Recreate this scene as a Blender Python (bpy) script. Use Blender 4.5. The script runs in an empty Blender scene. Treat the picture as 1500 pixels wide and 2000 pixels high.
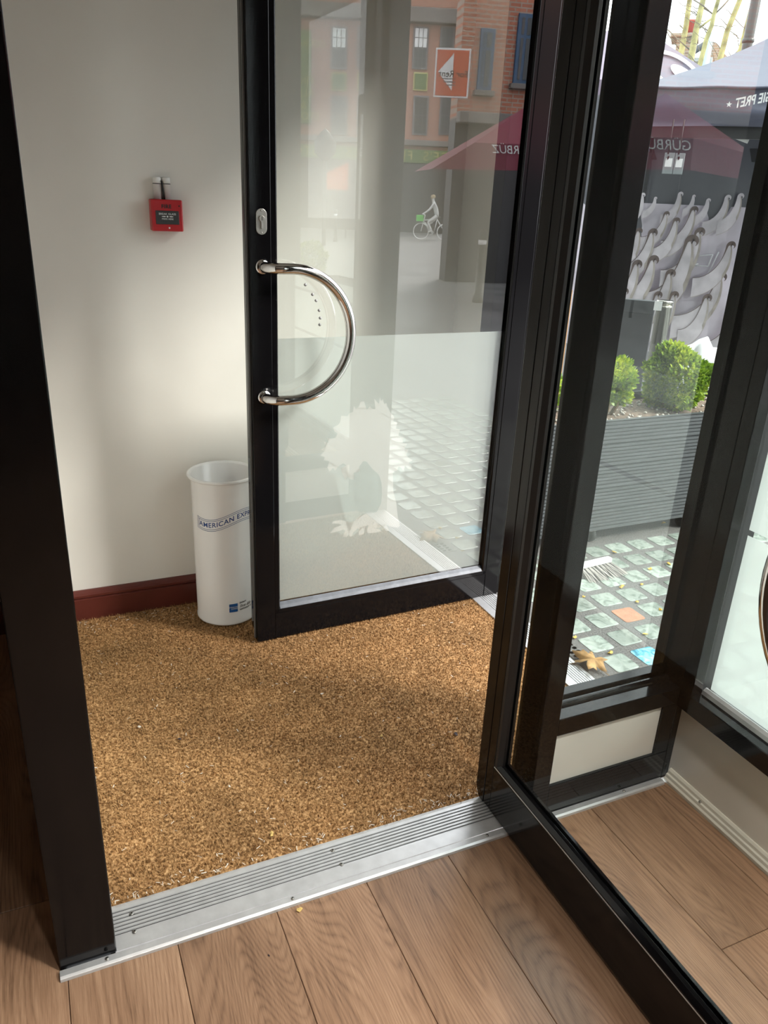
import bpy, bmesh, math, random
import numpy as np
from mathutils import Vector, Matrix

random.seed(7); np.random.seed(7)
SC = bpy.context.scene
COL = SC.collection

# ------------------------------------------------------------------ camera
CAM = Vector((0, 0, 1.5)); FPX = 1502.0
YAW, PIT, ROL = map(math.radians, (24.92, 22.0, 2.69))
_f = Vector((math.sin(YAW)*math.cos(PIT), math.cos(YAW)*math.cos(PIT), -math.sin(PIT)))
_r0 = Vector((math.cos(YAW), -math.sin(YAW), 0)); _u0 = _r0.cross(_f)
_r = math.cos(ROL)*_r0 + math.sin(ROL)*_u0
_u = -math.sin(ROL)*_r0 + math.cos(ROL)*_u0
cd = bpy.data.cameras.new('camera'); cam = bpy.data.objects.new('camera', cd); COL.objects.link(cam)
cd.sensor_fit = 'VERTICAL'; cd.sensor_height = 36.0; cd.lens = 36.0*FPX/2000.0
cd.clip_start = 0.02; cd.clip_end = 300
M = Matrix(((_r.x, _u.x, -_f.x, CAM.x), (_r.y, _u.y, -_f.y, CAM.y), (_r.z, _u.z, -_f.z, CAM.z), (0, 0, 0, 1)))
cam.matrix_world = M
SC.camera = cam

# ------------------------------------------------------------------ world, sun, exposure
w = bpy.data.worlds.new('sky'); SC.world = w; w.use_nodes = True
wn = w.node_tree.nodes; wl = w.node_tree.links
bgn = wn['Background']; bgn.inputs['Color'].default_value = (0.93, 0.97, 1.0, 1); bgn.inputs['Strength'].default_value = 4.5
sd = bpy.data.lights.new('sun', 'SUN'); sd.energy = 6.0; sd.angle = math.radians(14); sd.color = (1.0, 0.96, 0.90)
sun = bpy.data.objects.new('sun', sd); COL.objects.link(sun)
sun.rotation_euler = Vector((0.80, -0.72, 0.80)).to_track_quat('Z', 'Y').to_euler()
sun.location = (6, -6, 9)
vs = SC.view_settings
vs.view_transform = 'Standard'; vs.look = 'None'; vs.gamma = 1.0; vs.use_curve_mapping = False
vs.exposure = 0.1
SC.cycles.max_bounces = 8; SC.cycles.diffuse_bounces = 4; SC.cycles.glossy_bounces = 5
SC.cycles.use_adaptive_sampling = False
SC.cycles.transparent_max_bounces = 24; SC.cycles.transmission_bounces = 8
SC.cycles.sample_clamp_indirect = 6.0
SC.cycles.caustics_reflective = False; SC.cycles.caustics_refractive = False

# ------------------------------------------------------------------ pixel helpers (real positions from the photograph's geometry)
def ray(x, y):
    return _f + _r*((x-750)/FPX) - _u*((y-1000)/FPX)
def onz(x, y, z=0.0):
    d = ray(x, y); return CAM + d*((z-CAM.z)/d.z)
def ony(x, y, Y):
    d = ray(x, y); return CAM + d*(Y/d.y)
def onx(x, y, X):
    d = ray(x, y); return CAM + d*(X/d.x)
MD = Vector((1, 1, 0)).normalized(); UD = Vector((1, -1, 0)).normalized()
def gz(x, y, dist):
    d = ray(x, y); return CAM + d*((dist - CAM.dot(MD))/d.dot(MD))
# outer door glass plane, used to find where the mirrored street things really stand
DA = math.atan2(0.027, 0.9)
DN = Vector((math.sin(DA), -math.cos(DA), 0)); DP = Vector((0.612, 2.341, 0)) - DN*0.02
def mirv(v): return v - 2*v.dot(DN)*DN
def mirp(p): return p - 2*(p-DP).dot(DN)*DN
C2 = mirp(CAM)
def mdist(x, y, D):
    d = mirv(ray(x, y)); return C2 + d*(D/math.hypot(d.x, d.y))
def mfloor(x, y, z=0):
    d = mirv(ray(x, y)); return C2 + d*((z-C2.z)/d.z)

# ------------------------------------------------------------------ object helpers
def setp(o, label=None, cat=None, group=None, kind=None):
    if label: o['label'] = label
    if cat: o['category'] = cat
    if group: o['group'] = group
    if kind: o['kind'] = kind
    return o
def attach(o, parent, local=False):
    if parent is None: return o
    o.parent = parent
    if parent.parent is None and not local:
        o.matrix_parent_inverse = parent.matrix_basis.inverted()
    return o
def thing(name, label, cat=None, loc=(0, 0, 0), rz=0, group=None, kind=None):
    o = bpy.data.objects.new(name, None); COL.objects.link(o)
    o.empty_display_size = 0.05
    o.matrix_basis = Matrix.Translation(Vector(loc)) @ Matrix.Rotation(rz, 4, 'Z')
    return setp(o, label, cat, group, kind)
def mobj(name, verts, faces, mat, parent=None, smooth=False, bevel=0.0, local=False, label=None, segs=2):
    me = bpy.data.meshes.new(name)
    me.from_pydata([tuple(v) for v in verts], [], [tuple(f) for f in faces]); me.update()
    bm = bmesh.new(); bm.from_mesh(me); bmesh.ops.recalc_face_normals(bm, faces=bm.faces); bm.to_mesh(me); bm.free()
    if smooth:
        for p in me.polygons: p.use_smooth = True
    o = bpy.data.objects.new(name, me); COL.objects.link(o)
    if mat: me.materials.append(mat)
    attach(o, parent, local)
    if bevel > 0:
        b = o.modifiers.new('bevel', 'BEVEL'); b.width = bevel; b.segments = segs; b.limit_method = 'ANGLE'; b.angle_limit = math.radians(40)
    if label: o['label'] = label
    return o
def fmesh(name, mesh, mat, parent=None, local=False):
    o = bpy.data.objects.new(name, mesh); COL.objects.link(o)
    if mat: mesh.materials.append(mat)
    attach(o, parent, local); return o
BF = [(0, 1, 3, 2), (4, 6, 7, 5), (0, 4, 5, 1), (2, 3, 7, 6), (0, 2, 6, 4), (1, 5, 7, 3)]
def box(name, x0, x1, y0, y1, z0, z1, mat, parent=None, bevel=0.0015, local=False, label=None):
    v = [(x, y, z) for x in (x0, x1) for y in (y0, y1) for z in (z0, z1)]
    return mobj(name, v, BF, mat, parent, False, bevel, local, label)
def prism(name, poly, axis, a0, a1, mat, parent=None, bevel=0.0, local=False, smooth=False, label=None):
    """poly in the plane of the other two axes (in x,y,z order), extruded along axis"""
    def mk(p, a):
        if axis == 'x': return (a, p[0], p[1])
        if axis == 'y': return (p[0], a, p[1])
        return (p[0], p[1], a)
    n = len(poly)
    v = [mk(p, a0) for p in poly] + [mk(p, a1) for p in poly]
    f = [tuple(range(n)), tuple(range(2*n-1, n-1, -1))] + [(i, (i+1) % n, n+(i+1) % n, n+i) for i in range(n)]
    return mobj(name, v, f, mat, parent, smooth, bevel, local, label)
def tube(name, pts, r, mat, parent=None, segs=12, radii=None, closed=False, local=False, caps=True, label=None, smooth=True):
    pts = [Vector(p) for p in pts]; n = len(pts); v = []; f = []
    up = None
    for i, p in enumerate(pts):
        a = pts[(i-1) % n] if (closed or i > 0) else p; b = pts[(i+1) % n] if (closed or i < n-1) else p
        t = (b-a).normalized()
        if up is None:
            up = Vector((0, 0, 1)) if abs(t.z) < 0.9 else Vector((1, 0, 0))
        s = t.cross(up).normalized(); up = s.cross(t).normalized()
        rr = radii[i] if radii else r
        for k in range(segs):
            a_ = 2*math.pi*k/segs
            v.append(p + s*math.cos(a_)*rr + up*math.sin(a_)*rr)
    m = n if closed else n-1
    for i in range(m):
        for k in range(segs):
            j = (i+1) % n
            f.append((i*segs+k, i*segs+(k+1) % segs, j*segs+(k+1) % segs, j*segs+k))
    if caps and not closed:
        f.append(tuple(range(segs))); f.append(tuple(range((n-1)*segs, n*segs)))
    return mobj(name, v, f, mat, parent, smooth, 0, local, label)
def lathe(name, prof, c, mat, parent=None, segs=48, local=False, axis='z', smooth=True, label=None):
    v = []; f = []; n = len(prof)
    for (r, h) in prof:
        for k in range(segs):
            a = 2*math.pi*k/segs
            if axis == 'z': v.append((c[0]+r*math.cos(a), c[1]+r*math.sin(a), c[2]+h))
            elif axis == 'y': v.append((c[0]+r*math.cos(a), c[1]+h, c[2]+r*math.sin(a)))
            else: v.append((c[0]+h, c[1]+r*math.cos(a), c[2]+r*math.sin(a)))
    for i in range(n-1):
        for k in range(segs):
            f.append((i*segs+k, i*segs+(k+1) % segs, (i+1)*segs+(k+1) % segs, (i+1)*segs+k))
    if prof[0][0] > 1e-4: f.append(tuple(range(segs)))
    if prof[-1][0] > 1e-4: f.append(tuple(range((n-1)*segs, n*segs)))
    o = mobj(name, v, f, mat, parent, smooth, 0, local, label)
    return o
def frame(o, x, y, z=None):
    x = Vector(x).normalized(); y = Vector(y).normalized(); z = x.cross(y).normalized() if z is None else Vector(z).normalized()
    o = Vector(o)
    return Matrix(((x.x, y.x, z.x, o.x), (x.y, y.y, z.y, o.y), (x.z, y.z, z.z, o.z), (0, 0, 0, 1)))
def textmesh(body, size=1.0, align='CENTER', extrude=0.0, shear=0.0, spacing=1.0, offset=0.0):
    cu = bpy.data.curves.new('lettering', 'FONT'); cu.body = body; cu.size = size
    cu.align_x = align; cu.align_y = 'CENTER'; cu.extrude = extrude; cu.shear = shear; cu.space_character = spacing
    cu.resolution_u = 4; cu.offset = offset
    t = bpy.data.objects.new('lettering_tmp', cu); COL.objects.link(t)
    bpy.context.view_layer.update()
    dg = bpy.context.evaluated_depsgraph_get()
    me = bpy.data.meshes.new_from_object(t.evaluated_get(dg))
    bpy.data.objects.remove(t); bpy.data.curves.remove(cu)
    me.materials.clear()
    return me
def text(name, body, size, mtx, mat, parent=None, local=False, wrap=None, mirror=False, **kw):
    me = textmesh(body, size, **kw)
    if mirror:
        for v in me.vertices: v.co.x *= -1
    if wrap:
        for v in me.vertices: v.co = Vector(wrap(v.co.x, v.co.y))
    else:
        me.transform(mtx)
    o = fmesh(name, me, mat, parent, local); o['kind'] = 'stuff'
    return o

# ------------------------------------------------------------------ materials
def nt(name):
    m = bpy.data.materials.new(name); m.use_nodes = True
    t = m.node_tree; return m, t, t.nodes, t.links, t.nodes['Principled BSDF']
def pmat(name, col, rough=0.5, metal=0.0, spec=0.5, var=None, bump=None, coat=0.0, aniso=None, transl=0.0, sheen=0.0):
    """var=(scale, amount[, (sx,sy,sz)]) colour mottling; bump=(scale, strength[, (sx,sy,sz)])"""
    m, t, n, l, p = nt(name)
    p.inputs['Base Color'].default_value = (*col, 1); p.inputs['Roughness'].default_value = rough
    p.inputs['Metallic'].default_value = metal; p.inputs['Specular IOR Level'].default_value = spec
    p.inputs['Coat Weight'].default_value = coat; p.inputs['Sheen Weight'].default_value = sheen
    tc = n.new('ShaderNodeTexCoord')
    def noise(sc, st, det=6):
        mp = n.new('ShaderNodeMapping'); mp.inputs['Scale'].default_value = st or (1, 1, 1)
        l.new(tc.outputs['Object'], mp.inputs['Vector'])
        nz = n.new('ShaderNodeTexNoise'); nz.inputs['Scale'].default_value = sc; nz.inputs['Detail'].default_value = det
        l.new(mp.outputs['Vector'], nz.inputs['Vector']); return nz
    if var:
        nz = noise(var[0], var[2] if len(var) > 2 else None)
        rp = n.new('ShaderNodeValToRGB'); a = var[1]
        rp.color_ramp.elements[0].position = 0.3; rp.color_ramp.elements[1].position = 0.7
        rp.color_ramp.elements[0].color = tuple(c*(1-a) for c in col)+(1,)
        rp.color_ramp.elements[1].color = tuple(min(1, c*(1+a)) for c in col)+(1,)
        l.new(nz.outputs['Fac'], rp.inputs['Fac']); l.new(rp.outputs['Color'], p.inputs['Base Color'])
    if bump:
        nz = noise(bump[0], bump[2] if len(bump) > 2 else None)
        bp = n.new('ShaderNodeBump'); bp.inputs['Strength'].default_value = bump[1]; bp.inputs['Distance'].default_value = 0.01
        l.new(nz.outputs['Fac'], bp.inputs['Height']); l.new(bp.outputs['Normal'], p.inputs['Normal'])
    if transl > 0:
        tr = n.new('ShaderNodeBsdfTranslucent'); tr.inputs['Color'].default_value = (*col, 1)
        mx = n.new('ShaderNodeMixShader'); mx.inputs[0].default_value = transl
        l.new(p.outputs[0], mx.inputs[1]); l.new(tr.outputs[0], mx.inputs[2])
        l.new(mx.outputs[0], n['Material Output'].inputs['Surface'])
    return m
def glass_mat(name, ior, tint=(0.96, 0.98, 0.97)):
    m, t, n, l, p = nt(name); n.remove(p)
    tr = n.new('ShaderNodeBsdfTransparent'); tr.inputs['Color'].default_value = (*tint, 1)
    gl = n.new('ShaderNodeBsdfGlossy'); gl.inputs['Roughness'].default_value = 0.0
    fr = n.new('ShaderNodeFresnel'); fr.inputs['IOR'].default_value = ior
    ge = n.new('ShaderNodeNewGeometry')
    mu = n.new('ShaderNodeMath'); mu.operation = 'MULTIPLY'
    sb = n.new('ShaderNodeMath'); sb.operation = 'SUBTRACT'; sb.inputs[0].default_value = 1.0
    l.new(ge.outputs['Backfacing'], sb.inputs[1]); l.new(fr.outputs[0], mu.inputs[0]); l.new(sb.outputs[0], mu.inputs[1])
    mx = n.new('ShaderNodeMixShader'); l.new(mu.outputs[0], mx.inputs[0]); l.new(tr.outputs[0], mx.inputs[1]); l.new(gl.outputs[0], mx.inputs[2])
    l.new(mx.outputs[0], n['Material Output'].inputs['Surface']); return m
def film_mat(name, col, tw=0.55, dw=0.25):
    """sandblasted window film: translucent + diffuse + a little clear"""
    m, t, n, l, p = nt(name); n.remove(p)
    a = n.new('ShaderNodeBsdfTranslucent'); a.inputs['Color'].default_value = (*col, 1)
    b = n.new('ShaderNodeBsdfDiffuse'); b.inputs['Color'].default_value = (*col, 1)
    c = n.new('ShaderNodeBsdfTransparent'); c.inputs['Color'].default_value = (*col, 1)
    m1 = n.new('ShaderNodeMixShader'); m1.inputs[0].default_value = dw/(tw+dw); l.new(a.outputs[0], m1.inputs[1]); l.new(b.outputs[0], m1.inputs[2])
    m2 = n.new('ShaderNodeMixShader'); m2.inputs[0].default_value = 1-(tw+dw); l.new(m1.outputs[0], m2.inputs[1]); l.new(c.outputs[0], m2.inputs[2])
    l.new(m2.outputs[0], n['Material Output'].inputs['Surface']); return m

MAT = {}
MAT['black'] = pmat('black_gloss_paint', (0.0045, 0.0042, 0.0048), 0.11, spec=0.26)
MAT['blackm'] = pmat('black_rubber', (0.012, 0.012, 0.013), 0.45)
MAT['grey_seal'] = pmat('grey_brush_seal', (0.12, 0.12, 0.12), 0.7)
MAT['stud'] = pmat('pale_grey_stud', (0.32, 0.32, 0.32), 0.35)
MAT['wall'] = pmat('white_emulsion', (0.74, 0.712, 0.662), 0.42, var=(3.0, 0.03), bump=(9, 0.06))
MAT['wall2'] = pmat('white_panel_paint', (0.72, 0.70, 0.65), 0.35, var=(5, 0.04))
MAT['ceil'] = pmat('ceiling_white', (0.72, 0.71, 0.68), 0.8)
MAT['roomwall'] = pmat('room_wall_paint', (0.20, 0.17, 0.14), 0.7, var=(3, 0.05))
MAT['red_skirt'] = pmat('oxblood_gloss', (0.10, 0.022, 0.016), 0.28, var=(6, 0.12))
MAT['alu'] = pmat('aluminium_strip', (0.60, 0.60, 0.61), 0.36, metal=0.6, var=(30, 0.08), bump=(220, 0.05, (1, 8, 1)))
MAT['sill'] = pmat('bead_highlight_tone', (0.07, 0.075, 0.085), 0.45, metal=0.4, var=(40, 0.2))  # lighter tone standing in for the reflection on the door bead
MAT['alu_groove'] = pmat('dark_groove', (0.03, 0.027, 0.03), 0.6)  # near-black tone of the thin strips laid in the threshold grooves
MAT['screw'] = pmat('screw_steel', (0.30, 0.29, 0.27), 0.4, metal=0.9)
MAT['chrome'] = pmat('polished_steel', (0.66, 0.64, 0.62), 0.09, metal=1.0)
MAT['brushed'] = pmat('brushed_steel', (0.46, 0.435, 0.40), 0.34, metal=1.0)
MAT['dark_slot'] = pmat('dark_slot', (0.01, 0.01, 0.01), 0.6)
MAT['whiteplastic'] = pmat('white_plastic', (0.78, 0.78, 0.76), 0.4)
MAT['binwhite'] = pmat('white_powder_coat', (0.80, 0.79, 0.78), 0.22, coat=0.25)
MAT['amexblue'] = pmat('print_blue', (0.008, 0.09, 0.30), 0.4)
MAT['navy'] = pmat('print_navy', (0.012, 0.05, 0.20), 0.4)
MAT['ink'] = pmat('print_black', (0.012, 0.012, 0.013), 0.5)
MAT['printwhite'] = pmat('print_white', (0.80, 0.80, 0.80), 0.5)
MAT['red'] = pmat('red_plastic', (0.42, 0.012, 0.018), 0.35)
MAT['skirtwood'] = pmat('worn_white_timber', (0.55, 0.52, 0.45), 0.5, var=(18, 0.18, (1, 0.15, 1)), bump=(30, 0.1))
MAT['glass'] = glass_mat('window_glass', 1.62)
MAT['sideglass'] = glass_mat('side_light_glass', 2.3)
MAT['doorglass'] = glass_mat('door_glass', 2.65, (0.97, 0.985, 0.975))
MAT['leafglass'] = glass_mat('inner_door_glass', 1.22)
MAT['film'] = film_mat('frosted_film', (0.84, 0.862, 0.845), 0.36, 0.28)
MAT['doorfilm'] = film_mat('door_frosted_film', (0.89, 0.93, 0.92), 0.48, 0.40)
MAT['treefilm'] = film_mat('white_tree_vinyl', (0.98, 0.98, 0.965), 0.30, 0.66)

def wood_mat():
    m, t, n, l, p = nt('oak_laminate')
    tc = n.new('ShaderNodeTexCoord'); oi = n.new('ShaderNodeObjectInfo')
    cb = n.new('ShaderNodeCombineXYZ')
    for i, k in enumerate((3.1, 17.0, 7.3)):
        mm = n.new('ShaderNodeMath'); mm.operation = 'MULTIPLY'; mm.inputs[1].default_value = k
        l.new(oi.outputs['Random'], mm.inputs[0]); l.new(mm.outputs[0], cb.inputs[i])
    ad = n.new('ShaderNodeVectorMath'); ad.operation = 'ADD'; l.new(tc.outputs['Object'], ad.inputs[0]); l.new(cb.outputs[0], ad.inputs[1])
    # cathedral grain: contour lines of a stretched noise
    def mapped(scl):
        mp = n.new('ShaderNodeMapping'); mp.inputs['Scale'].default_value = scl; l.new(ad.outputs[0], mp.inputs['Vector']); return mp
    def noise(scl, det, rough=0.5):
        nz = n.new('ShaderNodeTexNoise'); nz.inputs['Scale'].default_value = 1.0; nz.inputs['Detail'].default_value = det; nz.inputs['Roughness'].default_value = rough
        l.new(mapped(scl).outputs[0], nz.inputs['Vector']); return nz.outputs['Fac']
    def math2(op, a, b=None, c=None):
        m_ = n.new('ShaderNodeMath'); m_.operation = op
        for i_, q in enumerate((a, b, c)):
            if q is None: continue
            if isinstance(q, (int, float)): m_.inputs[i_].default_value = q
            else: l.new(q, m_.inputs[i_])
        return m_.outputs[0]
    base = noise((5.0, 0.75, 1.0), 1.0)
    wob = noise((120.0, 4.0, 1.0), 2.0)
    ph = math2('MULTIPLY_ADD', base, 62.0, math2('MULTIPLY', wob, 0.5))
    fr = math2('FRACT', ph)
    saw = math2('POWER', math2('ABSOLUTE', math2('MULTIPLY_ADD', fr, 2.0, -1.0)), 1.8)                       # soft edge then a sharp dark line
    fib = noise((420.0, 16.0, 1.0), 3.0, 0.65)
    streak = noise((55.0, 2.2, 1.0), 3.0)
    blot = noise((7.0, 2.5, 1.0), 3.0)
    v1 = math2('MULTIPLY_ADD', saw, -0.18, 0.57)
    v2 = math2('MULTIPLY_ADD', math2('SUBTRACT', fib, 0.5), 0.66, v1)
    v3 = math2('MULTIPLY_ADD', math2('SUBTRACT', streak, 0.5), 0.45, v2)
    v4 = math2('MULTIPLY_ADD', math2('SUBTRACT', blot, 0.5), 0.55, v3)
    rp = n.new('ShaderNodeValToRGB'); e = rp.color_ramp.elements
    e[0].position = 0.10; e[0].color = (0.078, 0.041, 0.023, 1); e[1].position = 0.92; e[1].color = (0.40, 0.252, 0.158, 1)
    k = e.new(0.50); k.color = (0.240, 0.138, 0.083, 1)
    l.new(v4, rp.inputs['Fac'])
    hs = n.new('ShaderNodeHueSaturation'); l.new(rp.outputs[0], hs.inputs['Color'])
    v = n.new('ShaderNodeMapRange'); v.inputs[3].default_value = 0.88; v.inputs[4].default_value = 1.12; l.new(oi.outputs['Random'], v.inputs[0]); l.new(v.outputs[0], hs.inputs['Value'])
    l.new(hs.outputs[0], p.inputs['Base Color'])
    p.inputs['Roughness'].default_value = 0.36; p.inputs['Specular IOR Level'].default_value = 0.5
    bp = n.new('ShaderNodeBump'); bp.inputs['Strength'].default_value = 0.22; bp.inputs['Distance'].default_value = 0.0015
    l.new(v2, bp.inputs['Height']); l.new(bp.outputs[0], p.inputs['Normal'])
    return m
MAT['wood'] = wood_mat()

def coir_mat():
    m, t, n, l, p = nt('coir_fibre')
    tc = n.new('ShaderNodeTexCoord')
    n1 = n.new('ShaderNodeTexNoise'); n1.inputs['Scale'].default_value = 150; n1.inputs['Detail'].default_value = 4; l.new(tc.outputs['Object'], n1.inputs['Vector'])
    n2 = n.new('ShaderNodeTexNoise'); n2.inputs['Scale'].default_value = 5; n2.inputs['Detail'].default_value = 4; l.new(tc.outputs['Object'], n2.inputs['Vector'])
    rp = n.new('ShaderNodeValToRGB'); e = rp.color_ramp.elements
    e[0].position = 0.36; e[0].color = (0.14, 0.068, 0.024, 1); e[1].position = 0.70; e[1].color = (0.66, 0.415, 0.205, 1)
    k = e.new(0.52); k.color = (0.395, 0.218, 0.090, 1)
    l.new(n1.outputs['Fac'], rp.inputs['Fac'])
    mr = n.new('ShaderNodeMapRange'); mr.inputs[1].default_value = 0.3; mr.inputs[2].default_value = 0.7; mr.inputs[3].default_value = 0.8; mr.inputs[4].default_value = 1.1; l.new(n2.outputs['Fac'], mr.inputs[0])
    mx = n.new('ShaderNodeVectorMath'); mx.operation = 'SCALE'; l.new(rp.outputs[0], mx.inputs[0]); l.new(mr.outputs[0], mx.inputs['Scale'])
    l.new(mx.outputs[0], p.inputs['Base Color']); p.inputs['Roughness'].default_value = 0.8; p.inputs['Specular IOR Level'].default_value = 0.2
    return m
MAT['coir'] = coir_mat()

# ================================================================== STRUCTURE
ST = 'structure'
def struct(o, label, cat=None): return setp(o, label, cat or 'structure', None, ST)

# ---- wood floor: planks along y, pitch 0.22
floor = thing('floor', 'brown oak laminate plank floor of the room in the foreground', 'floor', kind=ST)
box('subfloor', -3.2, 1.56, -4.0, 1.25, -0.06, -0.012, MAT['wood'], floor, 0)
box('subfloor', -3.2, -0.1, 1.25, 2.735, -0.06, -0.012, MAT['wood'], floor, 0)
pm_cache = {}
def plank(x0, x1, y0, y1):
    # own origin so that each has its own grain
    key = (round(x1-x0, 3), round(y1-y0, 3))
    if key not in pm_cache:
        a, b = (x1-x0)/2-0.0006, (y1-y0)/2-0.0006; c = 0.0012
        v = [(-a, -b, -0.012), (a, -b, -0.012), (a, b, -0.012), (-a, b, -0.012), (-a, -b, -c), (a, -b, -c), (a, b, -c), (-a, b, -c),
             (-a+c, -b+c, 0), (a-c, -b+c, 0), (a-c, b-c, 0), (-a+c, b-c, 0)]
        f = [(0, 1, 5, 4), (1, 2, 6, 5), (2, 3, 7, 6), (3, 0, 4, 7), (4, 5, 9, 8), (5, 6, 10, 9), (6, 7, 11, 10), (7, 4, 8, 11), (8, 9, 10, 11)]
        me = bpy.data.meshes.new('plank'); me.from_pydata(v, [], f); me.update(); me.materials.append(MAT['wood']); pm_cache[key] = me
    o = bpy.data.objects.new('plank', pm_cache[key]); COL.objects.link(o)
    o.location = ((x0+x1)/2, (y0+y1)/2, 0); o.parent = floor
xs = [0.134+0.22*i for i in range(-9, 7)]
offs = {}
for i, x0 in enumerate(xs):
    x1 = x0+0.22
    xa, xb = x0, min(x1, 1.555)
    yt = 1.244 if x1 > -0.02 else 2.716
    cut = {5: 0.78}.get(round((x0-0.134)/0.22), None)
    if cut is None: cut = random.uniform(-0.9, 0.35) if x0 > -0.3 else random.uniform(0.9, 2.0)
    if round((x0-0.134)/0.22) == -1:      # the plank beside the left post stops at the strip
        cut = -0.4
    y = yt; c = cut
    while y > -2.2:
        y0 = max(c, -2.2); plank(xa, xb, y0, y); y = y0; c = y0-1.28
        if y0 <= -2.2: break

# ---- far wall, with a painted skirting board
struct(box('wall_far', -3.2, 1.56, 2.735, 2.85, -0.1, 2.75, MAT['wall'], bevel=0), 'off-white painted wall behind the umbrella bin and fire call point', 'wall')
prism('baseboard_far', [(2.735, -0.012), (2.717, -0.012), (2.717, 0.088), (2.722, 0.092), (2.716, 0.097), (2.715, 0.106), (2.722, 0.113), (2.728, 0.121), (2.735, 0.122)], 'x', -3.2, 1.53, MAT['red_skirt'])
struct(bpy.data.objects['baseboard_far'], 'oxblood red moulded skirting board along the far wall', 'skirting')
struct(box('wall_return', 1.535, 1.66, 2.47, 2.735, 0, 2.75, MAT['wall'], bevel=0), 'short off-white wall return behind the open glass door', 'wall')
struct(box('wall_vestibule', -0.092, -0.012, 1.373, 2.735, -0.02, 2.75, MAT['wall'], bevel=0), 'side wall of the lobby hidden behind the left black post', 'wall')
struct(box('ceiling', -3.2, 1.66, -4.0, 2.85, 2.75, 2.85, MAT['ceil'], bevel=0), 'white ceiling over the room and entrance lobby', 'ceiling')
struct(box('wall_left', -3.3, -3.2, -4.0, 2.85, -0.1, 2.75, MAT['roomwall'], bevel=0), 'plain wall far to the left of the room', 'wall')
struct(box('wall_back', -3.3, 1.66, -4.1, -4.0, -0.1, 2.75, MAT['roomwall'], bevel=0), 'plain wall at the back of the room', 'wall')

# ---- unseen lamps added in the ceiling to brighten floor and lower panels
def fill(x, y, energy, label):
    Lm = thing('ceiling_fill', label, 'fill light', (x, y, 2.75), group='unseen fill lamps added over the room')
    lathe('trim_ring', [(0.085, 0.0), (0.115, 0.0), (0.115, -0.006), (0.09, -0.010), (0.085, -0.004)], (x, y, 2.75), MAT['whiteplastic'], Lm, 32)
    em = bpy.data.materials.get('fill_diffuser')
    if em is None:
        em = pmat('fill_diffuser', (0.8, 0.8, 0.8), 0.6); pb = em.node_tree.nodes['Principled BSDF']
        pb.inputs['Emission Color'].default_value = (1.0, 0.93, 0.84, 1); pb.inputs['Emission Strength'].default_value = 4.0
    lathe('diffuser', [(0.0001, -0.002), (0.084, -0.002), (0.084, 0.0)], (x, y, 2.749), em, Lm, 32)
    ld = bpy.data.lights.new('lamp', 'AREA'); ld.shape = 'DISK'; ld.size = 0.16; ld.energy = energy; ld.color = (1.0, 0.93, 0.85); ld.spread = math.radians(84)  # added fill, spread narrowed so the floor left of the post stays dark
    lo = bpy.data.objects.new('lamp', ld); COL.objects.link(lo); lo.location = (x, y, 2.742); attach(lo, Lm)
fill(1.05, 0.05, 19, 'added unseen ceiling downlight nearest the street window')
fill(0.35, -0.35, 11, 'added unseen ceiling downlight nearest the camera')

# ---- partition between room and lobby (front face y = 1.26)
struct(box('trim_1', -0.099, 0.0125, 1.262, 1.372, 0.0005, 2.75, MAT['black'], bevel=0.0025), 'tall glossy black post at the left of the doorway', 'post')
struct(box('trim_2', 1.047, 1.10, 1.26, 1.362, 0.0, 2.75, MAT['black'], bevel=0.002), 'black door jamb seen through the inner door glass', 'jamb')
struct(box('trim_3', -0.099, 1.50, 1.27, 1.36, 2.36, 2.75, MAT['black'], bevel=0.002), 'black header over the inner doorway', 'header')
W1 = thing('window_1', 'clear glass side light with white lower panel beside the inner door', 'window', (1.10, 1.26, 0), kind=ST)
box('rail', 1.10, 1.4995, 1.26, 1.345, 0.258, 0.309, MAT['black'], W1, 0.002)
prism('glazing_bead', [(1.301, 0.309), (1.303, 0.314), (1.308, 0.318), (1.312, 0.319), (1.317, 0.319), (1.317, 0.309)], 'x', 1.10, 1.4995, MAT['black'], W1)
box('back_rail', 1.10, 1.4995, 1.328, 1.36, 0.300, 0.324, MAT['black'], W1, 0.002)
box('base_rail', 1.10, 1.4995, 1.26, 1.345, 0.0, 0.097, MAT['black'], W1, 0.002)
box('panel', 1.10, 1.453, 1.269, 1.335, 0.09, 0.262, MAT['wall2'], W1, 0)
box('stub_post', 1.4535, 1.4995, 1.2615, 1.335, 0.0975, 0.2575, MAT['black'], W1, 0.001)
box('glass_pane', 1.10, 1.4995, 1.3175, 1.325, 0.315, 2.36, MAT['sideglass'], W1, 0)
box('glazing_bead', 1.10, 1.110, 1.295, 1.317, 0.324, 2.36, MAT['black'], W1, 0.002)
CP = thing('trim_4', 'broad black corner post between the side light and the frosted street window', 'post', (1.45, 1.30, 0), kind=ST)
box('post', 1.50, 1.64, 1.26, 1.374, 0.0, 2.75, MAT['black'], CP, 0.002)
box('door_stop', 1.545, 1.64, 1.3745, 1.410, 0.0, 2.75, MAT['black'], CP, 0.002)
box('bead', 1.489, 1.4995, 1.326, 1.338, 0.345, 2.36, MAT['black'], CP, 0.0015)

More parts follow.
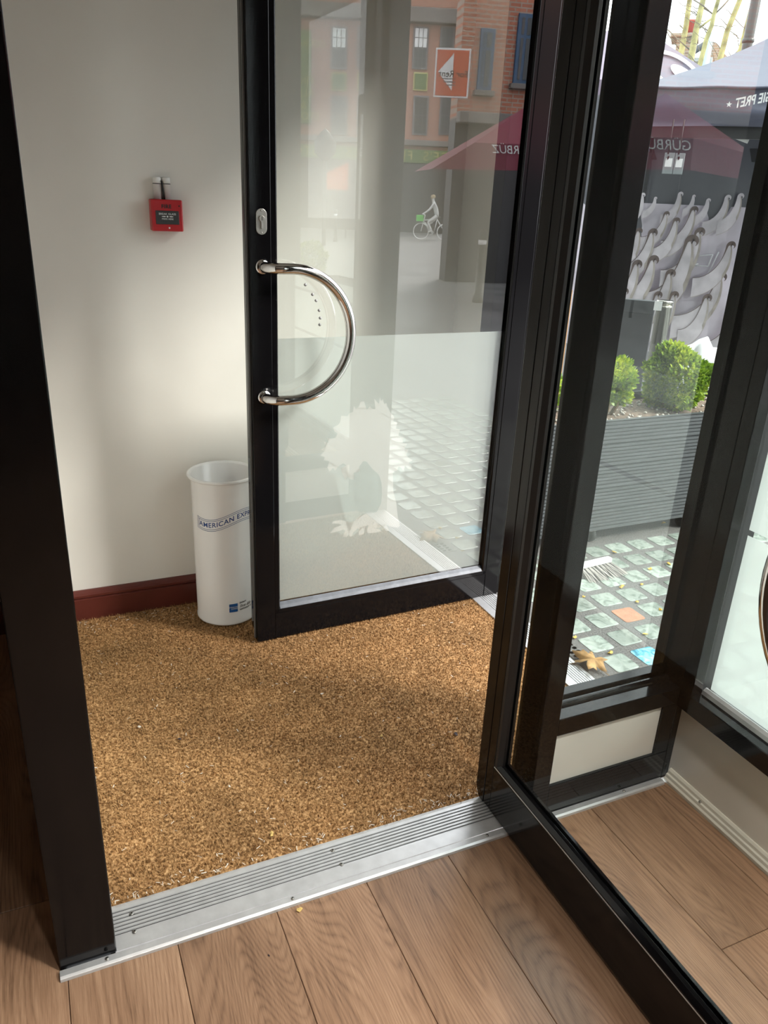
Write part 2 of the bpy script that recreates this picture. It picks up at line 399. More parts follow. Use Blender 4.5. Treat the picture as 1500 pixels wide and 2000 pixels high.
# ---- street facade windows (inner face x = 1.50)
panes = [(0.285, 1.222, 2), (-0.72, 0.215, 3), (-1.725, -0.79, 4), (-2.73, -1.795, 5), (-3.74, -2.80, 6)]
desc = ['frosted street window right of the corner post, film in three bands', 'second frosted street window along the room side wall', 'third frosted street window along the room side wall',
        'fourth frosted street window along the room side wall', 'rearmost frosted street window along the room side wall']
for (y0, y1, k), ds in zip(panes, desc):
    W = thing('window_%d' % k, ds, 'window', (1.55, (y0+y1)/2, 0), kind=ST)
    box('rail', 1.50, 1.60, y0-0.04, y1+0.04, 0.25, 0.305, MAT['black'], W, 0.002)
    prism('glazing_bead', [(1.537, 0.305), (1.540, 0.316), (1.548, 0.322), (1.552, 0.322), (1.552, 0.305)], 'y', y0, y1, MAT['alu'], W)
    box('panel', 1.522, 1.60, y0-0.04, y1+0.04, 0.0, 0.252, MAT['wall2'], W, 0)
    box('glass_pane', 1.552, 1.560, y0-0.01, y1+0.01, 0.305, 2.62, MAT['glass'], W, 0)
    for z0, z1 in ((0.318, 0.772), (0.787, 1.004), (1.019, 1.095)):
        box('film_band', 1.5605, 1.5612, y0+0.012, y1-0.006, z0, z1, MAT['film'], W, 0)
    box('head', 1.50, 1.60, y0-0.04, y1+0.04, 2.60, 2.75, MAT['black'], W, 0.002)
    box('mullion', 1.50, 1.60, y0-0.07, y0, 0.0, 2.75, MAT['black'], W, 0.002)
    if k == 2:
        box('mullion', 1.50, 1.538, 1.222, 1.26, 0.305, 2.62, MAT['black'], W, 0.002)
        box('mullion', 1.538, 1.60, 1.232, 1.26, 0.305, 2.62, MAT['blackm'], W, 0.002)
SKT = prism('trim_5', [(1.500, 0), (1.500, 0.010), (1.505, 0.014), (1.507, 0.022), (1.512, 0.024), (1.514, 0.032), (1.519, 0.038), (1.524, 0.038), (1.524, 0)], 'y', -3.9, 1.252, MAT['skirtwood'], bevel=0.001)
struct(SKT, 'scuffed white timber moulding along the foot of the street window', 'moulding')

# ---- outer doorway frame
struct(box('trim_6', 1.50, 1.66, 2.398, 2.468, 0, 2.75, MAT['black'], bevel=0.002), 'black hinge jamb of the outer doorway behind the open door', 'jamb')
struct(box('trim_7', 1.55, 1.66, 1.411, 2.40, 2.36, 2.75, MAT['black'], bevel=0.002), 'black header over the outer doorway', 'header')

# ---- coir mat with real fibre pile
mat_t = thing('entrance_mat', 'brown coir mat filling the lobby floor', 'mat', (0.75, 2.05, 0))
box('backing', -0.01, 1.52, 1.381, 2.716, -0.02, 0.004, MAT['coir'], mat_t, 0)
def coir():
    n = 130000
    x = np.random.uniform(-0.008, 1.517, n); y = np.random.uniform(1.382, 2.715, n)
    L = np.random.uniform(0.008, 0.016, n); wd = np.random.uniform(0.0008, 0.0017, n)
    az = np.random.uniform(0, 2*np.pi, n); tilt = np.random.uniform(0.15, 1.25, n)
    tx = np.cos(az)*np.sin(tilt)*L; ty = np.sin(az)*np.sin(tilt)*L; tz = np.cos(tilt)*L
    a2 = az + np.pi/2 + np.random.uniform(-0.5, 0.5, n)
    sx = np.cos(a2)*wd; sy = np.sin(a2)*wd
    z0 = 0.003
    V = np.zeros((n, 3, 3), np.float32)
    V[:, 0] = np.stack([x-sx, y-sy, np.full(n, z0)], 1); V[:, 1] = np.stack([x+sx, y+sy, np.full(n, z0)], 1)
    V[:, 2] = np.stack([x+tx, y+ty, z0+tz], 1)
    me = bpy.data.meshes.new('pile'); me.vertices.add(3*n); me.vertices.foreach_set('co', V.ravel())
    me.loops.add(3*n); me.loops.foreach_set('vertex_index', np.arange(3*n, dtype=np.int32))
    me.polygons.add(n); me.polygons.foreach_set('loop_start', np.arange(0, 3*n, 3, dtype=np.int32)); me.polygons.foreach_set('loop_total', np.full(n, 3, np.int32))
    me.update(); me.validate()
    o = fmesh('coir_pile', me, MAT['coir'], mat_t); o['kind'] = 'stuff'
coir()

# ---- inner threshold
T1 = thing('threshold_strip', 'ribbed aluminium threshold plate between coir mat and oak floor', 'threshold', (0.5, 1.32, 0))
prof = [(1.262, 0.0), (1.262, 0.006), (1.296, 0.007)]
y = 1.300
ribs = []
for i in range(7):
    prof += [(y, 0.0075), (y+0.0012, 0.004), (y+0.0034, 0.004), (y+0.0046, 0.0075)]; ribs.append(y+0.0023); y += 0.0098
prof += [(1.372, 0.0075), (1.381, 0.006), (1.381, 0.0)]
prism('ribbed_plate', prof, 'x', 0.0, 1.047, MAT['alu'], T1)
for yy in ribs:
    box('groove_strip', 0.0, 1.047, yy-0.0015, yy+0.0015, 0.0036, 0.0052, MAT['alu_groove'], T1, 0)
N1 = thing('nosing_strip', 'thin knurled aluminium edging strip screwed along the oak floor', 'edging strip', (0.5, 1.25, 0))
prism('strip', [(1.2355, 0.0), (1.2375, 0.006), (1.243, 0.0085), (1.2575, 0.0085), (1.2590, 0.0)], 'x', -0.100, 1.492, MAT['alu'], N1, 0.0006)
def screw(p, r, parent, slot=True, name='screw'):
    s = lathe(name, [(0.0001, 0.0022), (r*0.6, 0.0020), (r, 0.0008), (r, -0.002)], p, MAT['screw'], parent, 16)
    for a in (0.5, 0.5+math.pi/2):
        c, q = math.cos(a)*r*0.6, math.sin(a)*r*0.6; d = r*0.13; u = (-math.sin(a)*d, math.cos(a)*d); z = p[2]+0.0023
        mobj('slot', [(p[0]-c-u[0], p[1]-q-u[1], z), (p[0]+c-u[0], p[1]+q-u[1], z), (p[0]+c+u[0], p[1]+q+u[1], z), (p[0]-c+u[0], p[1]-q+u[1], z)], [(0, 1, 2, 3)], MAT['dark_slot'], s)
for q in ((257, 1784), (263, 1819), (650, 1661), (667, 1688)):
    p = onz(*q, 0.008); screw((p.x, p.y, 0.0078), 0.0052, T1)
for xx in (-0.008, 0.396, 0.914, 1.356):
    screw((xx, 1.250, 0.0092), 0.0042, N1)
p = onz(1362, 1565, 0.03); screw((1.511, p.y, 0.0245), 0.004, SKT)

# ---- outer threshold (along y)
T2 = thing('outer_threshold', 'ribbed aluminium threshold along the street doorway', 'threshold', (1.58, 1.9, 0))
prof = [(1.519, 0.0), (1.519, 0.010), (1.545, 0.013)]
x = 1.551; ribs = []
for i in range(7):
    prof += [(x, 0.0135), (x+0.0012, 0.010), (x+0.0032, 0.010), (x+0.0044, 0.0135)]; ribs.append(x+0.0022); x += 0.0098
prof += [(1.622, 0.0135), (1.632, 0.008), (1.632, -0.02), (1.519, -0.02)]
prism('ribbed_plate', [(a, b) for a, b in prof], 'y', 1.411, 2.398, MAT['alu'], T2)
for xx in ribs:
    box('groove_strip', xx-0.001, xx+0.001, 1.411, 2.398, 0.0095, 0.0103, MAT['alu_groove'], T2, 0)

# ================================================================== DOORS
# ---- outer door, standing open into the lobby (local: x along leaf, y depth, z up)
D1 = thing('door_1', 'open black-framed glass door with D-shaped pull handle and frosted tree film', 'door', (0.612, 2.341, 0), DA, kind=ST)
LW = 1.022; TH = 0.046; LH = 2.32
box('stile', 0.0, 0.0665, 0, TH, 0.010, LH, MAT['black'], D1, 0.002, True)
box('stile', 0.957, LW, 0, TH, 0.010, LH, MAT['black'], D1, 0.002, True)
box('bottom_rail', 0.0672, 0.9565, 0.001, TH, 0.012, 0.114, MAT['black'], D1, 0.0015, True)
box('top_rail', 0.0672, 0.9565, 0.001, TH, LH-0.11, LH, MAT['black'], D1, 0.0015, True)
prism('glazing_bead', [(0.001, 0.1146), (0.001, 0.128), (0.008, 0.138), (0.018, 0.147), (0.030, 0.147), (0.030, 0.1146)], 'x', 0.067, 0.957, MAT['black'], D1, 0, True)
prism('glazing_bead', [(0.0668, 0.001), (0.082, 0.001), (0.0865, 0.006), (0.0865, 0.030), (0.0668, 0.030)], 'z', 0.114, LH-0.11, MAT['black'], D1, 0.001, True)
prism('glazing_bead', [(0.9568, 0.001), (0.943, 0.001), (0.9385, 0.006), (0.9385, 0.030), (0.9568, 0.030)], 'z', 0.114, LH-0.11, MAT['black'], D1, 0.001, True)
prism('bead_highlight', [(0.0015, 0.1295), (0.0085, 0.1392), (0.0175, 0.1474), (0.0185, 0.1485), (0.019, 0.1470), (0.0092, 0.1385), (0.0022, 0.1287)], 'x', 0.0866, 0.9384, MAT['sill'], D1, 0, True)  # highlight along the bead slope, drawn as a lighter strip
box('glass_pane', 0.080, 0.945, 0.019, 0.027, 0.13, LH-0.10, MAT['doorglass'], D1, 0, True)
box('weather_seal', -0.006, 0.0, 0.016, 0.024, 0.02, LH, MAT['grey_seal'], D1, 0.001, True)
box('rebate_strip', -0.003, 0.02, 0.036, 0.062, 0.05, LH, MAT['black'], D1, 0.002, True)
# frosted film with a tree cut out of it
def leafpix(x, y):
    """pixel of the photograph -> door local (x,z)"""
    d = ray(x, y); n = DN; p0 = DP
    P = CAM + d*((p0-CAM).dot(n)/d.dot(n))
    q = P - Vector((0.612, 2.341, 0))
    return (q.x*math.cos(DA)+q.y*math.sin(DA), q.z)
tree_px = [(737,1002),(718,1004),(703,1010),(693,1020),(683,1021),(667,1017),(652,1020),(650,1024),(662,1024),(669,1027),(655,1032),(646,1043),(659,1040),(672,1036),(676,1038),(671,1050),(678,1051),(683,1045),(685,1050),(689,1049),(691,1042),(701,1033),(703,1036),(702,1047),(712,1045),(715,1029),(722,1027),(718,1037),(720,1043),(731,1042),(746,1040),(744,1036),(734,1034),(748,1030),(756,1039),(762,1038),(756,1026),(764,1030),(780,1032),(783,1028),(779,1012),(776,985),(770,960),(769,925),(773,921),(778,920),(780,912),(786,915),(790,921),(793,911),(799,917),(805,918),(806,910),(800,905),(808,900),(801,896),(795,890),(800,880),(792,878),(797,868),(788,866),(790,855),(780,852),(783,840),(775,838),(778,826),(770,824),(772,815),(764,806),(760,797),(758,796),(757,788),(752,790),(750,780),(746,784),(744,776),(742,790),(738,786),(733,780),(735,800),(730,800),(724,795),(718,801),(713,785),(706,786),(703,795),(697,800),(693,794),(691,806),(684,808),(680,814),(668,813),(666,826),(662,831),(652,836),(655,844),(661,848),(657,856),(650,858),(644,857),(641,856),(643,866),(634,864),(638,873),(628,880),(636,882),(627,891),(636,894),(634,900),(645,902),(641,914),(645,923),(652,915),(656,921),(664,911),(672,906),(678,910),(667,918),(672,930),(676,939),(680,932),(686,938),(692,938),(694,930),(692,925),(704,922),(703,913),(711,902),(718,903),(727,915),(742,929),(747,945),(748,965),(746,985)]
def film():
    cu = bpy.data.curves.new('film', 'CURVE'); cu.dimensions = '2D'; cu.fill_mode = 'BOTH'
    r0 = [(0.0868, 0.149), (0.9382, 0.149), (0.9382, 1.083), (0.0868, 1.083)]
    for pts in (r0, [leafpix(*q) for q in tree_px]):
        s = cu.splines.new('POLY'); s.points.add(len(pts)-1)
        for i, q in enumerate(pts): s.points[i].co = (q[0], q[1], 0, 1)
        s.use_cyclic_u = True
    t = bpy.data.objects.new('film_tmp', cu); COL.objects.link(t); bpy.context.view_layer.update()
    me = bpy.data.meshes.new_from_object(t.evaluated_get(bpy.context.evaluated_depsgraph_get()))
    bpy.data.objects.remove(t); me.materials.clear()
    me.transform(Matrix(((1, 0, 0, 0), (0, 0, -1, 0.0275), (0, 1, 0, 0), (0, 0, 0, 1))))
    o = fmesh('frosted_film', me, MAT['doorfilm'], D1, True)
    o['label'] = 'frosted film with a paler tree shape'
    pts = [leafpix(*q) for q in tree_px]
    bm = bmesh.new(); vs_ = [bm.verts.new((q[0], 0.0276, q[1])) for q in pts]; fc = bm.faces.new(vs_); bmesh.ops.triangulate(bm, faces=[fc])
    mt = bpy.data.meshes.new('tree_print'); bm.to_mesh(mt); bm.free(); fmesh('tree_print', mt, MAT['treefilm'], D1, True)['label'] = 'pale tree with roots on the film'
film()
# pull handle
def handle(parent, x0, zc, r, off, tr, sgn_y=-1, local=True, mapf=None):
    """D handle in the local xz plane: feet at x0, bulging to +x"""
    pts = []
    zt, zb = zc+r, zc-r
    y0 = 0.0
    pts.append((x0, y0, zt))
    for k in range(1, 7):
        a = math.pi/2*k/6
        pts.append((x0+0.045*(1-math.cos(a)), sgn_y*(off-0.045+0.045*math.sin(a)), zt))
    cx = x0+0.072
    for k in range(0, 33):
        a = math.pi/2 - math.pi*k/32
        pts.append((cx+r*0.985*math.cos(a), sgn_y*off, zc+r*math.sin(a)))
    for k in range(6, 0, -1):
        a = math.pi/2*k/6
        pts.append((x0+0.045*(1-math.cos(a)), sgn_y*(off-0.045+0.045*math.sin(a)), zb))
    pts.append((x0, y0, zb))
    if mapf: pts = [mapf(p) for p in pts]
    h = tube('pull_handle', pts, tr, MAT['chrome'], parent, 20, local=local)
    h['label'] = 'polished steel D-shaped pull handle'
    for z in (zt, zb):
        c = (x0, 0, z)
        if mapf:
            lathe('rosette', [(tr*1.3, sgn_y*0.0), (tr*1.3, sgn_y*0.004), (tr*1.05, sgn_y*0.006)], mapf(c), MAT['chrome'], h, 24, axis='x')
        else:
            lathe('rosette', [(tr*1.3, sgn_y*0.0), (tr*1.3, sgn_y*0.004), (tr*1.05, sgn_y*0.006)], c, MAT['chrome'], h, 24, axis='y')
handle(D1, 0.038, 1.104, 0.198, 0.062, 0.0165)
# lock
lk = []
for k in range(13):
    a = math.pi*k/12; lk.append((0.0365+0.0165*math.cos(a), 1.448+0.0165*math.sin(a)))
for k in range(13):
    a = math.pi+math.pi*k/12; lk.append((0.0365+0.0165*math.cos(a), 1.409+0.0165*math.sin(a)))
LK = prism('lock_plate', lk, 'y', -0.003, 0.001, MAT['brushed'], D1, 0.0008, True)
LK['label'] = 'oval steel lock plate with key cylinder'
cyl = [(0.0365+0.0085*math.cos(a), 1.437+0.0085*math.sin(a)) for a in [math.radians(-60+300*k/16) for k in range(17)]]
cyl += [(0.0335, 1.427), (0.0335, 1.412), (0.0345, 1.409), (0.0385, 1.409), (0.0395, 1.412), (0.0395, 1.427)]
prism('key_cylinder', cyl, 'y', -0.009, -0.002, MAT['brushed'], LK, 0.0006)
box('keyhole', 0.0356, 0.0374, -0.0096, -0.0085, 1.432, 1.4425, MAT['dark_slot'], LK, 0)
for z in (1.459, 1.398):
    lathe('screw', [(0.0001, -0.0042), (0.0022, -0.004), (0.0026, -0.003), (0.0026, 0)], (0.0365, 0, z), MAT['screw'], LK, 12, axis='y')
for q in ((596, 556), (610, 575), (617, 587), (623, 606), (625, 621), (624, 634)):
    a, z = leafpix(*q)
    lathe('stud', [(0.0001, 0.014), (0.003, 0.0142), (0.0046, 0.0165), (0.0046, 0.0192)], (a, 0, z), MAT['stud'], D1, 14, local=True, axis='y', label='small grey round stud on the glass')

# ---- inner door, swung open towards the camera (face x = 0.965)
D2 = thing('door_2', 'open black-framed clear glass inner door in the right foreground', 'door', (0.985, 1.36, 0), kind=ST)
X0, X1 = 0.965, 1.011
prism('stile', [(1.3585, 0.008), (1.382, 0.008), (1.398, 0.036), (1.398, 2.34), (1.3585, 2.34)], 'x', X0, X1, MAT['black'], D2, 0.0018)
box('stile', X0+0.001, X1-0.001, 1.327, 1.3578, 0.010, 2.34, MAT['black'], D2, 0.0015)
box('stile', X0, X1, 0.385, 0.46, 0.010, 2.34, MAT['black'], D2, 0.002)
box('bottom_rail', X0, X1, 0.4605, 1.3265, 0.010, 0.148, MAT['black'], D2, 0.002)
box('top_rail', X0, X1, 0.4605, 1.3265, 2.22, 2.34, MAT['black'], D2, 0.002)
prism('glazing_bead', [(X0+0.001, 0.148), (X0+0.002, 0.155), (X0+0.010, 0.164), (X0+0.019, 0.166), (X0+0.019, 0.148)], 'y', 0.46, 1.327, MAT['black'], D2, 0.0008)
prism('glazing_bead', [(X1-0.001, 0.148), (X1-0.002, 0.155), (X1-0.008, 0.162), (X0+0.029, 0.164), (X0+0.029, 0.148)], 'y', 0.46, 1.327, MAT['black'], D2, 0.0008)
prism('glazing_bead', [(X0+0.002, 1.327), (X0+0.003, 1.318), (X0+0.012, 1.306), (X0+0.019, 1.304), (X0+0.019, 1.327)], 'z', 0.148, 2.22, MAT['blackm'], D2, 0.0008)
prism('glazing_bead', [(X1-0.001, 1.327), (X1-0.002, 1.318), (X1-0.008, 1.310), (X0+0.029, 1.308), (X0+0.029, 1.327)], 'z', 0.148, 2.22, MAT['blackm'], D2, 0.0008)
box('rail_highlight', X0+0.0005, X0+0.003, 0.461, 1.326, 0.1485, 0.1515, MAT['alu'], D2, 0.0006)  # pale strip standing in for the highlight on the rail's top edge
box('glass_pane', X0+0.020, X0+0.028, 0.455, 1.32, 0.152, 2.23, MAT['leafglass'], D2, 0)
handle(D2, 0.0, 1.045, 0.195, 0.062, 0.0165, mapf=lambda p: (X0+p[1], 0.382+p[0], p[2]), local=False)

# ================================================================== LOBBY THINGS
# ---- fire call point
FX = 0.447; FYF = 2.735
F = thing('fire_call_point', 'red break-glass fire call point on the off-white wall', 'fire alarm', (FX, FYF, 1.376))
fp = lambda x, y: ony(x, y, 2.690)
a = fp(297, 390); b = fp(359, 452)
fx0, fx1, fz0, fz1 = 0.388, 0.487, fp(330, 452).z, fp(330, 390).z
box('housing', fx0, fx1, 2.690, 2.735, fz0, fz1, MAT['red'], F, 0.004)
gzm = (fz0+fz1)/2-0.004
box('glass_window', fx0+0.013, fx1-0.013, 2.6885, 2.692, fz0+0.021, fz0+0.062, pmat('black_glass_label', (0.035, 0.035, 0.035), 0.25), F, 0.001)
TM = lambda x, z, y: frame((x, y, z), (1, 0, 0), (0, 0, 1))
fm = (fx0+fx1)/2
text('lettering', 'FIRE', 0.0155, TM(fm-0.002, fz1-0.021, 2.6894), MAT['ink'], F, spacing=1.12, offset=0.0006)
text('lettering', 'BREAK GLASS', 0.0085, TM(fm, fz0+0.052, 2.6880), MAT['printwhite'], F, spacing=1.05)
text('lettering', 'PRESS HERE', 0.0068, TM(fm, fz0+0.037, 2.6880), MAT['printwhite'], F, spacing=1.05)
lathe('press_dot', [(0.0001, -0.0004), (0.0026, -0.0003), (0.0028, 0.001)], (fm, 2.6882, fz0+0.0445), MAT['printwhite'], F, 16, axis='y')
for s in (-1, 1):
    mobj('arrow', [(fm+s*0.004, 2.688, fz0+0.0445), (fm+s*0.010, 2.688, fz0+0.0462), (fm+s*0.018, 2.688, fz0+0.0452), (fm+s*0.018, 2.688, fz0+0.0438), (fm+s*0.010, 2.688, fz0+0.0428)], [(0, 1, 2, 3, 4)], MAT['printwhite'], F)
lathe('test_hole', [(0.0001, -0.0006), (0.0024, -0.0005), (0.0026, 0.001)], (fx1-0.011, 2.6898, fz1-0.018), MAT['dark_slot'], F, 14, axis='y')
box('key_mark', fm+0.002, fm+0.007, 2.6893, 2.691, fz0+0.008, fz0+0.013, MAT['printwhite'], F, 0.0005)
for i, xx in enumerate((0.420, 0.448)):
    lathe('conduit', [(0.0125, 0), (0.0125, 0.046), (0.0132, 0.046), (0.0132, 0.062), (0.0115, 0.066), (0.0001, 0.066)], (xx-0.004, 2.722, fz1), MAT['whiteplastic'], F, 20)
    tube('cable_tie', [(xx-0.004+0.0128*math.cos(t), 2.722+0.0128*math.sin(t), fz1+0.046) for t in [2*math.pi*k/20 for k in range(20)]], 0.0013, MAT['ink'], F, 6, closed=True)
tube('black_cable', [(0.429, 2.712, fz1+0.056), (0.4305, 2.710, fz1+0.04), (0.433, 2.710, fz1+0.02), (0.435, 2.712, fz1)], 0.0025, MAT['ink'], F, 8)

# ---- umbrella bin
BX, BY, BR, BH = 0.562, 2.598, 0.1105, 0.575
Bn = thing('umbrella_bin', 'tall white cylindrical bin with blue ribbon lettering beside the glass door', 'bin', (BX, BY, 0.008))
lathe('body', [(0.0001, 0.012), (BR-0.006, 0.012), (BR-0.001, 0.004), (BR+0.0015, 0.006), (BR+0.0015, 0.012), (BR-0.0005, 0.016), (BR+0.001, BH-0.012), (BR+0.004, BH-0.004),
      (BR+0.004, BH-0.004), (BR-0.002, BH-0.006), (BR-0.003, 0.03), (0.0001, 0.028)], (BX, BY, 0.007), MAT['binwhite'], Bn, 96)
tube('rim', [(BX+(BR+0.0085)*math.cos(t), BY+(BR+0.0085)*math.sin(t), BH) for t in [2*math.pi*k/72 for k in range(72)]], 0.0062, MAT['binwhite'], Bn, 12, closed=True)
th0 = math.atan2(CAM.y-BY, CAM.x-BX)      # angle facing the camera
def binwrap(th_deg, z, dr=0.0):
    # positive angle goes to the right as seen
    R = BR+0.0012+dr
    return lambda x, y: (BX+R*math.cos(th0+math.radians(th_deg)+x/R), BY+R*math.sin(th0+math.radians(th_deg)+x/R), z+y)
def wave(s):   # ribbon centre height against arc length from its left end
    return 0.014*math.sin((s-0.115)*2*math.pi/0.26)*1.0 + 0.012*(s/0.26)
rz = 0.424; RL = 0.262; RT0 = math.radians(-55)
def ribbon_pt(s, h):
    R = BR+0.0012; a = th0+RT0+s/R
    return (BX+R*math.cos(a), BY+R*math.sin(a), rz+wave(s)+h)
def band(name, s0, s1, h, wdt, mat):
    n = 60; v = []; f = []
    for i in range(n+1):
        s = s0+(s1-s0)*i/n; v += [ribbon_pt(s, h-wdt/2), ribbon_pt(s, h+wdt/2)]
    for i in range(n): f.append((2*i, 2*i+2, 2*i+3, 2*i+1))
    return mobj(name, v, f, mat, Bn, True)
for h in (0.0215, 0.0155, -0.0155, -0.0215):
    band('ribbon_line', 0.0 if abs(h) > 0.02 else 0.007, RL if abs(h) > 0.02 else RL-0.007, h, 0.0016, MAT['navy'])
for s0, hh in ((0.0, 0.0215), (0.007, 0.0155), (RL, 0.0215), (RL-0.007, 0.0155)):
    v = [ribbon_pt(s0-0.0008, -hh), ribbon_pt(s0+0.0008, -hh), ribbon_pt(s0+0.0008+0.004, hh), ribbon_pt(s0-0.0008+0.004, hh)]
    mobj('ribbon_end', v, [(0, 1, 2, 3)], MAT['navy'], Bn)
text('lettering', 'AMERICAN EXPRESS', 0.0255, None, MAT['navy'], Bn, wrap=lambda x, y: ribbon_pt(x+RL/2+0.002, y), spacing=1.08, offset=0.0004)
wz = 0.083
def quadwrap(name, th, z, x0, x1, y0, y1, mat):
    wv = binwrap(th, z); n = 8; v = []; f = []
    for i in range(n+1):
        x = x0+(x1-x0)*i/n; v += [wv(x, y0), wv(x, y1)]
    for i in range(n): f.append((2*i, 2*i+2, 2*i+3, 2*i+1))
    return mobj(name, v, f, mat, Bn, True)
quadwrap('blue_box', 12, wz, -0.016, 0.016, -0.017, 0.017, MAT['amexblue'])
text('lettering', 'AMERICAN', 0.0068, None, MAT['printwhite'], Bn, wrap=binwrap(11.5, wz+0.003, 0.0006))
text('lettering', 'EXPRESS', 0.0068, None, MAT['printwhite'], Bn, wrap=binwrap(14, wz-0.004, 0.0006))
text('lettering', "DON'T", 0.0092, None, MAT['ink'], Bn, wrap=binwrap(24, wz+0.016, 0.0003), align='LEFT', offset=0.0003)
text('lettering', 'live life', 0.0185, None, MAT['ink'], Bn, wrap=binwrap(24, wz+0.002, 0.0003), align='LEFT', shear=0.35)
text('lettering', 'WITHOUT IT', 0.0092, None, MAT['ink'], Bn, wrap=binwrap(24, wz-0.012, 0.0003), align='LEFT', offset=0.0003)

# ---- bits lying on the mat and floor
dry = pmat('dry_leaf_bit', (0.55, 0.38, 0.12), 0.7, var=(120, 0.3)); pale = pmat('pale_scrap', (0.62, 0.56, 0.48), 0.7); dark = pmat('dark_scrap', (0.03, 0.02, 0.025), 0.7)
def scrap(px, sz, mat, label, zb=0.012, name='leaf_scrap', cat='debris'):
    p = onz(px[0], px[1], zb); n = 7; v = [(p.x, p.y, p.z+sz*0.22)]
    a0 = random.uniform(0, 6)
    for k in range(n):
        a = a0+2*math.pi*k/n; r = sz*(0.35+0.65*abs(math.cos(a-a0)))*random.uniform(0.8, 1.1)*0.5
        v.append((p.x+r*math.cos(a), p.y+r*math.sin(a), p.z+random.uniform(0, sz*0.25)))
    v += [(q[0], q[1], q[2]-0.0012) for q in v]
    f = [(0, k+1, (k+1) % n+1) for k in range(n)] + [(n+1, n+2+(k+1) % n, n+2+k) for k in range(n)] + [(k+1, (k+1) % n+1, n+2+(k+1) % n, n+2+k) for k in range(n)]
    return setp(mobj(name, v, f, mat), label, cat)
scrap((531, 1629), 0.017, dry, 'yellow leaf scrap on the mat near the aluminium threshold')
scrap((745, 1437), 0.011, dry, 'small yellow leaf scrap in the middle right of the mat')
scrap((585, 1777), 0.017, dry, 'curled yellow leaf scrap on the oak floor by the edging strip', 0.002)
scrap((272, 1420), 0.014, pale, 'pale grey scrap on the left part of the mat')
scrap((448, 1536), 0.011, pale, 'white scrap in the lower left of the mat')
scrap((629, 1355), 0.012, pale, 'pale scrap on the sunlit middle of the mat')
scrap((890, 1434), 0.018, dark, 'dark purple leaf scrap on the mat by the inner door')
scrap((351, 1443), 0.014, dark, 'dark crumb on the left part of the mat')
scrap((525, 1866), 0.006, dark, 'tiny dark crumb on the oak floor', 0.001)
def bits():
    n = 420; V = []; Fc = []
    for i in range(n):
        if i < 130: x, y = random.uniform(0.0, 1.0), 1.383+abs(random.gauss(0, 0.02))
        elif i < 190: x, y = random.uniform(0.03, 0.5), 2.69-abs(random.gauss(0, 0.05))
        else: x, y = random.uniform(0, 1.5), random.uniform(1.39, 2.6)
        L = random.uniform(0.002, 0.007); a = random.uniform(0, 6.28); w_ = random.uniform(0.0005, 0.0011); z = 0.011+random.uniform(0, 0.003)
        dx, dy = math.cos(a)*L, math.sin(a)*L; ex, ey = -math.sin(a)*w_, math.cos(a)*w_
        b = len(V); V += [(x-dx-ex, y-dy-ey, z), (x+dx-ex, y+dy-ey, z), (x+dx+ex, y+dy+ey, z+0.0005), (x-dx+ex, y-dy+ey, z+0.0005)]; Fc.append((b, b+1, b+2, b+3))
    o = mobj('mat_fluff', V, Fc, pale); setp(o, 'fine pale fluff and straw scattered over the coir mat', 'debris', None, 'stuff')
bits()

# ================================================================== STREET
MAT['conc'] = pmat('aggregate_concrete', (0.14, 0.132, 0.126), 0.75, var=(160, 0.45), bump=(140, 0.3))
MAT['road'] = pmat('street_paving', (0.15, 0.148, 0.145), 0.7, var=(1.3, 0.22), bump=(60, 0.15))
MAT['planter'] = pmat('grey_decking_board', (0.062, 0.066, 0.071), 0.5, var=(8, 0.2, (0.4, 1, 6)), bump=(40, 0.06))
MAT['liner'] = pmat('black_liner', (0.02, 0.02, 0.02), 0.5)
MAT['soil'] = pmat('gravelly_soil', (0.16, 0.11, 0.08), 0.9, var=(70, 0.6), bump=(90, 0.6))
MAT['pebble'] = pmat('pale_pebble', (0.46, 0.42, 0.38), 0.6, var=(25, 0.5))
MAT['ext'] = pmat('exterior_render', (0.07, 0.07, 0.072), 0.6)
MAT['steel_post'] = pmat('stainless_bollard', (0.58, 0.56, 0.50), 0.2, metal=1.0)
MAT['iron'] = pmat('black_cast_iron', (0.018, 0.018, 0.02), 0.4)
MAT['canvas'] = pmat('blue_grey_canvas', (0.135, 0.138, 0.195), 0.42, spec=0.6, bump=(3.2, 0.45, (1, 1, 3)), transl=0.25)
MAT['canvas_dark'] = pmat('charcoal_canvas', (0.12, 0.122, 0.135), 0.45, bump=(2.6, 0.7, (2.2, 2.2, 0.7)))
MAT['print_bg'] = pmat('mauve_print_cloth', (0.74, 0.675, 0.735), 0.6, var=(3.0, 0.24), bump=(3, 0.4))
MAT['wave_l'] = pmat('print_cream_wave', (0.76, 0.695, 0.72), 0.6, var=(5, 0.24))
MAT['wave_d'] = pmat('print_brown_edge', (0.17, 0.125, 0.11), 0.6, var=(6, 0.3))
MAT['wave_m'] = pmat('print_olive_shade', (0.52, 0.455, 0.40), 0.6, var=(9, 0.25))
MAT['maroon'] = pmat('maroon_canvas', (0.27, 0.050, 0.082), 0.55, transl=0.3)
MAT['mauve'] = pmat('mauve_canvas', (0.20, 0.165, 0.21), 0.5, transl=0.3)
MAT['bark'] = pmat('plane_tree_bark', (0.30, 0.27, 0.12), 0.85, var=(6, 0.5), bump=(10, 0.4))
MAT['twig'] = pmat('bare_twig', (0.17, 0.14, 0.10), 0.85)
MAT['pale'] = pmat('pale_render_house', (0.42, 0.42, 0.41), 0.8)
MAT['slate'] = pmat('slate_roof', (0.10, 0.10, 0.11), 0.7)
MAT['terracotta'] = pmat('red_chimney_pot', (0.42, 0.085, 0.05), 0.7)
MAT['timber'] = pmat('orange_timber', (0.42, 0.22, 0.08), 0.6, var=(8, 0.2, (4, 4, 0.5)))
